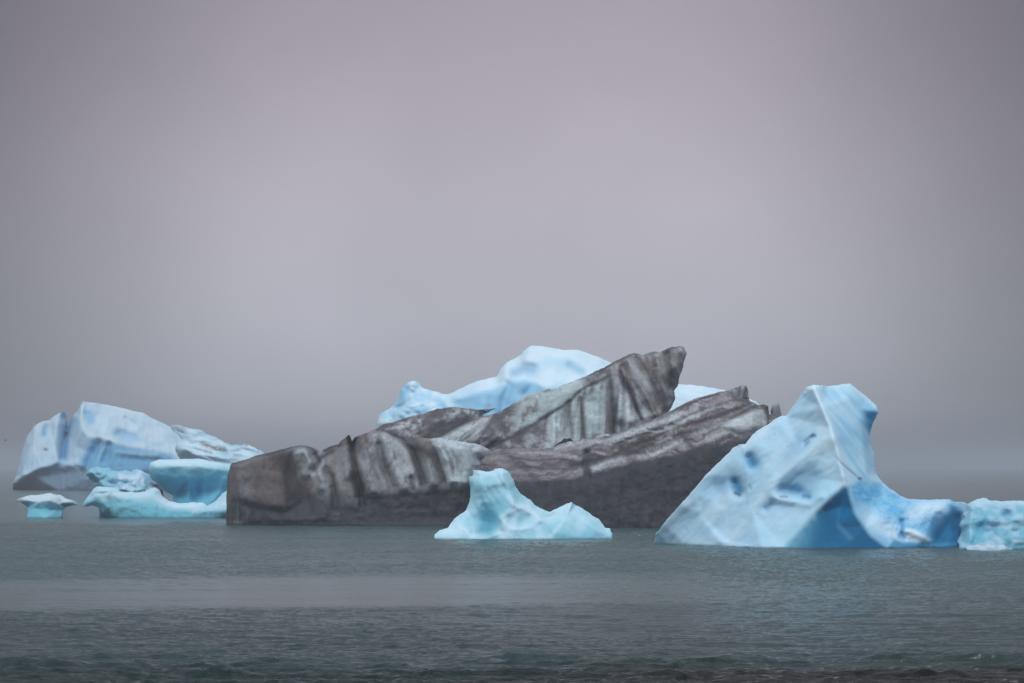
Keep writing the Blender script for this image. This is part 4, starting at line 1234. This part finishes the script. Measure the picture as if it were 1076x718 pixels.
# ================================================================== water
ys = [-60.0, 0.0, 20.0, 40.0]
y = 55.0
while y < 9000:
    ys.append(y)
    y += 0.12 if y < 90 else (0.2 if y < 270 else (1.0 if y < 600 else y * 0.1))
ys = np.array(ys)
az = np.concatenate([np.linspace(-1.6, -0.24, 24)[:-1], np.linspace(-0.24, 0.24, 900), np.linspace(0.24, 1.6, 24)[1:]])
Yg, Ag = np.meshgrid(ys, az, indexing='ij')
Xg = Ag * np.maximum(Yg, 55.0)
fade = sstep(50, 58, Yg)
near = sstep(125, 80, Yg)
shore = sstep(86, 64, Yg + 6.0 * fbm(Xg / 12, Yg / 7, 3, 205))
gust = 0.55 + 0.45 * sstep(-0.3, 0.35, fbm(Xg / 16, Yg / 22, 3, 207))
chop = fbm(Xg / 1.25, Yg / 0.75, 4, 201, 0.65)
Zg = gust * (0.15 * (chop + 0.35 * np.abs(chop)) + 0.03 * ridged(Xg / 4.5, Yg / 1.6, 3, 208)) * (1 - 0.35 * near)
Zg += 0.05 * near * ridged(Xg / 10.0, Yg / 2.0, 3, 202)
Zg += shore * (0.11 * ridged(Xg / 2.2, Yg / 0.9, 4, 203) + 0.08 * fbm(Xg / 0.6, Yg / 0.5, 3, 204))
for y_s, h_s, sd in ((73.2, 0.15, 211), (71.6, 0.10, 217), (70.2, 0.12, 212), (67.6, 0.14, 213), (75.6, 0.07, 218), (79.0, 0.06, 214), (85.5, 0.05, 215), (95.0, 0.05, 216)):
    crest = y_s + 1.3 * fbm(Xg / 11, Xg * 0 + sd, 3, sd)      # long low crests running in to the beach
    dd = Yg - crest
    Zg += h_s * np.exp(-np.where(dd < 0, dd / 0.35, dd / 0.9) ** 2) * sstep(-0.2, 0.3, fbm(Xg / 3.2, Xg * 0 + sd * 1.7, 3, sd + 30))
band = (Yg - 117 - 0.22 * Xg - 4 * fbm(Xg / 30, Yg / 30, 2, 206))
slick = sstep(-17, -12, band) * sstep(20, 6, band) * sstep(16, -6, Xg) * (0.75 + 0.25 * sstep(-.3, .2, fbm(Xg / 20, Yg / 2.5, 3, 209)))
Zg *= fade * sstep(290, 200, Yg) * (1 - 0.85 * slick)
foam = shore * sstep(0.34, 0.52, fbm(Xg / 0.55, Yg / 0.35, 4, 221, 0.7)) * sstep(5.5, 11, Xg + 5 * fbm(Xg / 3, Yg / 1.5, 3, 222))
nrow, ncol = Yg.shape
V = np.stack([Xg, Yg, Zg], 2).reshape(-1, 3)
idx = np.arange(nrow * ncol).reshape(nrow, ncol)
Q = np.stack([idx[:-1, :-1], idx[:-1, 1:], idx[1:, 1:], idx[1:, :-1]], 2).reshape(-1, 4)
me = bpy.data.meshes.new('water')
me.vertices.add(len(V))
me.vertices.foreach_set('co', V.astype(np.float32).ravel())
me.loops.add(Q.size)
me.loops.foreach_set('vertex_index', Q.astype(np.int32).ravel())
me.polygons.add(len(Q))
me.polygons.foreach_set('loop_start', np.arange(0, Q.size, 4, dtype=np.int32))
me.polygons.foreach_set('loop_total', np.full(len(Q), 4, dtype=np.int32))
me.update(calc_edges=True)
me.polygons.foreach_set('use_smooth', np.ones(len(me.polygons), bool))
at = me.attributes.new('slick', 'FLOAT', 'POINT')
at.data.foreach_set('value', slick.astype(np.float32).ravel())
at = me.attributes.new('shore', 'FLOAT', 'POINT')
at.data.foreach_set('value', np.maximum(shore, 0.62 * near).astype(np.float32).ravel())
silt = shore * sstep(-3, 7, Xg + 4 * fbm(Xg / 4, Yg / 1.3, 3, 224)) * sstep(71.5, 68, Yg + 1.5 * fbm(Xg / 3, Yg / 1.2, 3, 226))
at = me.attributes.new('silt', 'FLOAT', 'POINT')
at.data.foreach_set('value', silt.astype(np.float32).ravel())
at = me.attributes.new('gloss', 'FLOAT', 'POINT')
ruffle = sstep(-0.35, 0.35, fbm(Xg / 7, Yg / 2.2, 4, 231, 0.6))
fleck = sstep(0.05, 0.45, fbm(Xg / 0.9, Yg / 1.1, 4, 232, 0.65))
gloss = np.maximum(0.22 - 0.05 * ruffle - 0.11 * fleck - 0.07 * near - 0.06 * shore, 0.015) + 0.38 * slick + 0.3 * sstep(450, 1800, Yg)
at.data.foreach_set('value', gloss.astype(np.float32).ravel())
at = me.attributes.new('foam', 'FLOAT', 'POINT')
at.data.foreach_set('value', foam.astype(np.float32).ravel())
water = bpy.data.objects.new('water', me)
C.objects.link(water)
tag(water, 'grey rippled lagoon water', kind='structure')

m, nt, N = nodes('lagoon_water')
L = nt.links.new
out = N('ShaderNodeOutputMaterial')
p = N('ShaderNodeBsdfPrincipled')
L(p.outputs[0], out.inputs[0])
tc = N('ShaderNodeTexCoord')
mp = N('ShaderNodeMapping')
mp.inputs['Scale'].default_value = (0.4, 1.0, 1.0)
L(tc.outputs['Object'], mp.inputs['Vector'])
w1 = N('ShaderNodeTexNoise', i_Scale=2.0, i_Detail=5.0, i_Roughness=0.62)
L(mp.outputs[0], w1.inputs['Vector'])
w2 = N('ShaderNodeTexNoise', i_Scale=0.16, i_Detail=4.0, i_Roughness=0.55)
L(mp.outputs[0], w2.inputs['Vector'])
sl = N('ShaderNodeAttribute', attribute_name='slick')
sh = N('ShaderNodeAttribute', attribute_name='shore')
# gusts: wind-ruffled patches and calmer ones
gust = N('ShaderNodeMapRange')
gust.inputs['From Min'].default_value = 0.35
gust.inputs['From Max'].default_value = 0.65
gust.inputs['To Min'].default_value = 0.45
gust.inputs['To Max'].default_value = 1.0
L(w2.outputs['Fac'], gust.inputs['Value'])
inv = N('ShaderNodeMath', operation='MULTIPLY_ADD')
L(sl.outputs['Fac'], inv.inputs[0])
inv.inputs[1].default_value = -0.85
inv.inputs[2].default_value = 1.0
st = N('ShaderNodeMath', operation='MULTIPLY')
L(gust.outputs[0], st.inputs[0])
L(inv.outputs[0], st.inputs[1])
b = N('ShaderNodeBump')
b.inputs['Distance'].default_value = 0.35
L(st.outputs[0], b.inputs['Strength'])
L(w1.outputs['Fac'], b.inputs['Height'])
L(b.outputs[0], p.inputs['Normal'])
mc = N('ShaderNodeMix', data_type='RGBA')
mc.inputs['A'].default_value = (0.040, 0.080, 0.085, 1)     # milky glacial water
mc.inputs['B'].default_value = (0.007, 0.020, 0.021, 1)     # darker water towards the viewer
L(sh.outputs['Fac'], mc.inputs['Factor'])
sb = N('ShaderNodeAttribute', attribute_name='silt')
ms = N('ShaderNodeMix', data_type='RGBA')
ms.inputs['B'].default_value = (0.009, 0.0085, 0.0075, 1)     # brown silt stirred up off the beach
L(sb.outputs['Fac'], ms.inputs['Factor'])
L(mc.outputs['Result'], ms.inputs['A'])
fo = N('ShaderNodeAttribute', attribute_name='foam')
mf = N('ShaderNodeMix', data_type='RGBA')
mf.inputs['B'].default_value = (0.26, 0.27, 0.27, 1)
L(fo.outputs['Fac'], mf.inputs['Factor'])
L(ms.outputs['Result'], mf.inputs['A'])
L(mf.outputs['Result'], p.inputs['Base Color'])
# unresolved ripples shadow one another: less mirror where the wind ruffles the surface
gs_ = N('ShaderNodeAttribute', attribute_name='gloss')
L(gs_.outputs['Fac'], p.inputs['Specular IOR Level'])
rg = N('ShaderNodeMath', operation='MULTIPLY_ADD')
L(sl.outputs['Fac'], rg.inputs[0])
rg.inputs[1].default_value = 0.08
rg.inputs[2].default_value = 0.14
L(rg.outputs[0], p.inputs['Roughness'])
p.inputs['IOR'].default_value = 1.333
me.materials.append(m)

# ================================================================== fog
bm = bmesh.new()
bmesh.ops.create_cube(bm, size=1.0)
for v in bm.verts:
    v.co = Vector((v.co.x * 32000, v.co.y * 19000 + 0.0, (v.co.z + 0.5) * 27.8 - 1.8))
hm = bpy.data.meshes.new('haze')
bm.to_mesh(hm)
bm.free()
haze = bpy.data.objects.new('haze', hm)
C.objects.link(haze)
tag(haze, 'thin fog lying over the lagoon', kind='stuff')
m, nt, N = nodes('fog')
out = N('ShaderNodeOutputMaterial')
pv = N('ShaderNodeVolumePrincipled')
pv.inputs['Color'].default_value = (0.605, 0.64, 0.72, 1)
pv.inputs['Density'].default_value = 0.0006
nt.links.new(pv.outputs[0], out.inputs['Volume'])
hm.materials.append(m)

# ================================================================== sky and sun
SUN_EL, SUN_AZ = math.radians(58), math.radians(196)      # high behind the viewer, veiled by cloud
wd = bpy.data.worlds.new('World')
scene.world = wd
wd.use_nodes = True
nt = wd.node_tree
nt.nodes.clear()
N = lambda t, **k: _node(nt, t, k)
L = nt.links.new
out = N('ShaderNodeOutputWorld')
bg = N('ShaderNodeBackground')
bg.inputs['Strength'].default_value = 0.1
L(bg.outputs[0], out.inputs[0])
sky = N('ShaderNodeTexSky', sky_type='NISHITA', sun_disc=False, sun_elevation=SUN_EL, sun_rotation=SUN_AZ)
tc = N('ShaderNodeTexCoord')
sp = N('ShaderNodeSeparateXYZ')
L(tc.outputs['Generated'], sp.inputs[0])
# overcast by height above the horizon (sine of the elevation)
rp = N('ShaderNodeValToRGB')
cr = rp.color_ramp
cr.interpolation = 'B_SPLINE'


def stop(pos, col, k=1.0):
    e = cr.elements.new(pos)
    e.color = (col[0] * k, col[1] * k, col[2] * k, 1)


cr.elements[0].position = 0.0
cr.elements[0].color = (0.25, 0.26, 0.29, 1)
cr.elements[1].position = 1.0
cr.elements[1].color = (0.88, 0.96, 1.06, 1)
stop(0.006, (0.28, 0.295, 0.335))
stop(0.018, (0.42, 0.435, 0.50))
stop(0.045, (0.47, 0.48, 0.545))
stop(0.10, (0.515, 0.47, 0.535))
stop(0.157, (0.375, 0.325, 0.375))
stop(0.22, (0.33, 0.31, 0.35))
stop(0.42, (0.62, 0.65, 0.70))
L(sp.outputs['Z'], rp.inputs[0])
# lens falloff put into the sky: brightest straight ahead, dimmer to the sides
at2 = N('ShaderNodeMath', operation='ARCTAN2')
L(sp.outputs['X'], at2.inputs[0])
L(sp.outputs['Y'], at2.inputs[1])
ab = N('ShaderNodeMath', operation='ABSOLUTE')
L(at2.outputs[0], ab.inputs[0])
gl = N('ShaderNodeMapRange', interpolation_type='SMOOTHSTEP')
gl.inputs['From Min'].default_value = 0.055
gl.inputs['From Max'].default_value = 0.22
gl.inputs['To Min'].default_value = 1.0
gl.inputs['To Max'].default_value = 0.36
L(ab.outputs[0], gl.inputs['Value'])
hi = N('ShaderNodeMapRange', interpolation_type='SMOOTHSTEP')
hi.inputs['From Min'].default_value = 0.15
hi.inputs['From Max'].default_value = 0.4
L(sp.outputs['Z'], hi.inputs['Value'])
gx = N('ShaderNodeMix', data_type='FLOAT')
L(hi.outputs[0], gx.inputs['Factor'])
L(gl.outputs[0], gx.inputs['A'])
gx.inputs['B'].default_value = 1.0
ns = N('ShaderNodeTexNoise', i_Scale=7.0, i_Detail=4.0)
L(tc.outputs['Generated'], ns.inputs['Vector'])
nm = N('ShaderNodeMapRange')
nm.inputs['From Min'].default_value = 0.3
nm.inputs['From Max'].default_value = 0.7
nm.inputs['To Min'].default_value = 9.2
nm.inputs['To Max'].default_value = 10.9
L(ns.outputs['Fac'], nm.inputs['Value'])
mu = N('ShaderNodeMath', operation='MULTIPLY')
L(gx.outputs['Result'], mu.inputs[0])
L(nm.outputs[0], mu.inputs[1])
oc = N('ShaderNodeVectorMath', operation='SCALE')
L(rp.outputs[0], oc.inputs[0])
L(mu.outputs[0], oc.inputs['Scale'])
mx = N('ShaderNodeMix', data_type='RGBA')
mx.inputs['Factor'].default_value = 0.94      # cloud cover
L(sky.outputs[0], mx.inputs['A'])
L(oc.outputs[0], mx.inputs['B'])
L(mx.outputs['Result'], bg.inputs['Color'])

sl_ = bpy.data.lights.new('sun', 'SUN')
sl_.energy = 1.4
sl_.angle = math.radians(25)
sl_.color = (1.0, 0.98, 0.95)
so = bpy.data.objects.new('sun', sl_)
C.objects.link(so)
dirv = Vector((math.cos(SUN_EL) * math.sin(SUN_AZ), math.cos(SUN_EL) * math.cos(SUN_AZ), math.sin(SUN_EL)))
so.rotation_euler = dirv.to_track_quat('Z', 'Y').to_euler()
so.location = (-40, -40, 24)

# ================================================================== camera
cd_ = bpy.data.cameras.new('camera')
cd_.lens = F / W * 36.0
cd_.sensor_width = 36.0
cd_.shift_y = (HOR - H / 2) / W
cd_.clip_start = 0.5
cd_.clip_end = 30000
co = bpy.data.objects.new('camera', cd_)
co.location = (0, 0, CAM_H)
co.rotation_euler = (math.radians(90), 0, 0)
C.objects.link(co)
scene.camera = co

scene.view_settings.view_transform = 'Standard'
scene.view_settings.look = 'None'
scene.view_settings.exposure = 0.0
scene.view_settings.gamma = 1.0
scene.view_settings.use_curve_mapping = False
scene.cycles.use_denoising = True
scene.cycles.max_bounces = 8
scene.cycles.volume_bounces = 1
scene.cycles.caustics_reflective = False
scene.cycles.caustics_refractive = False
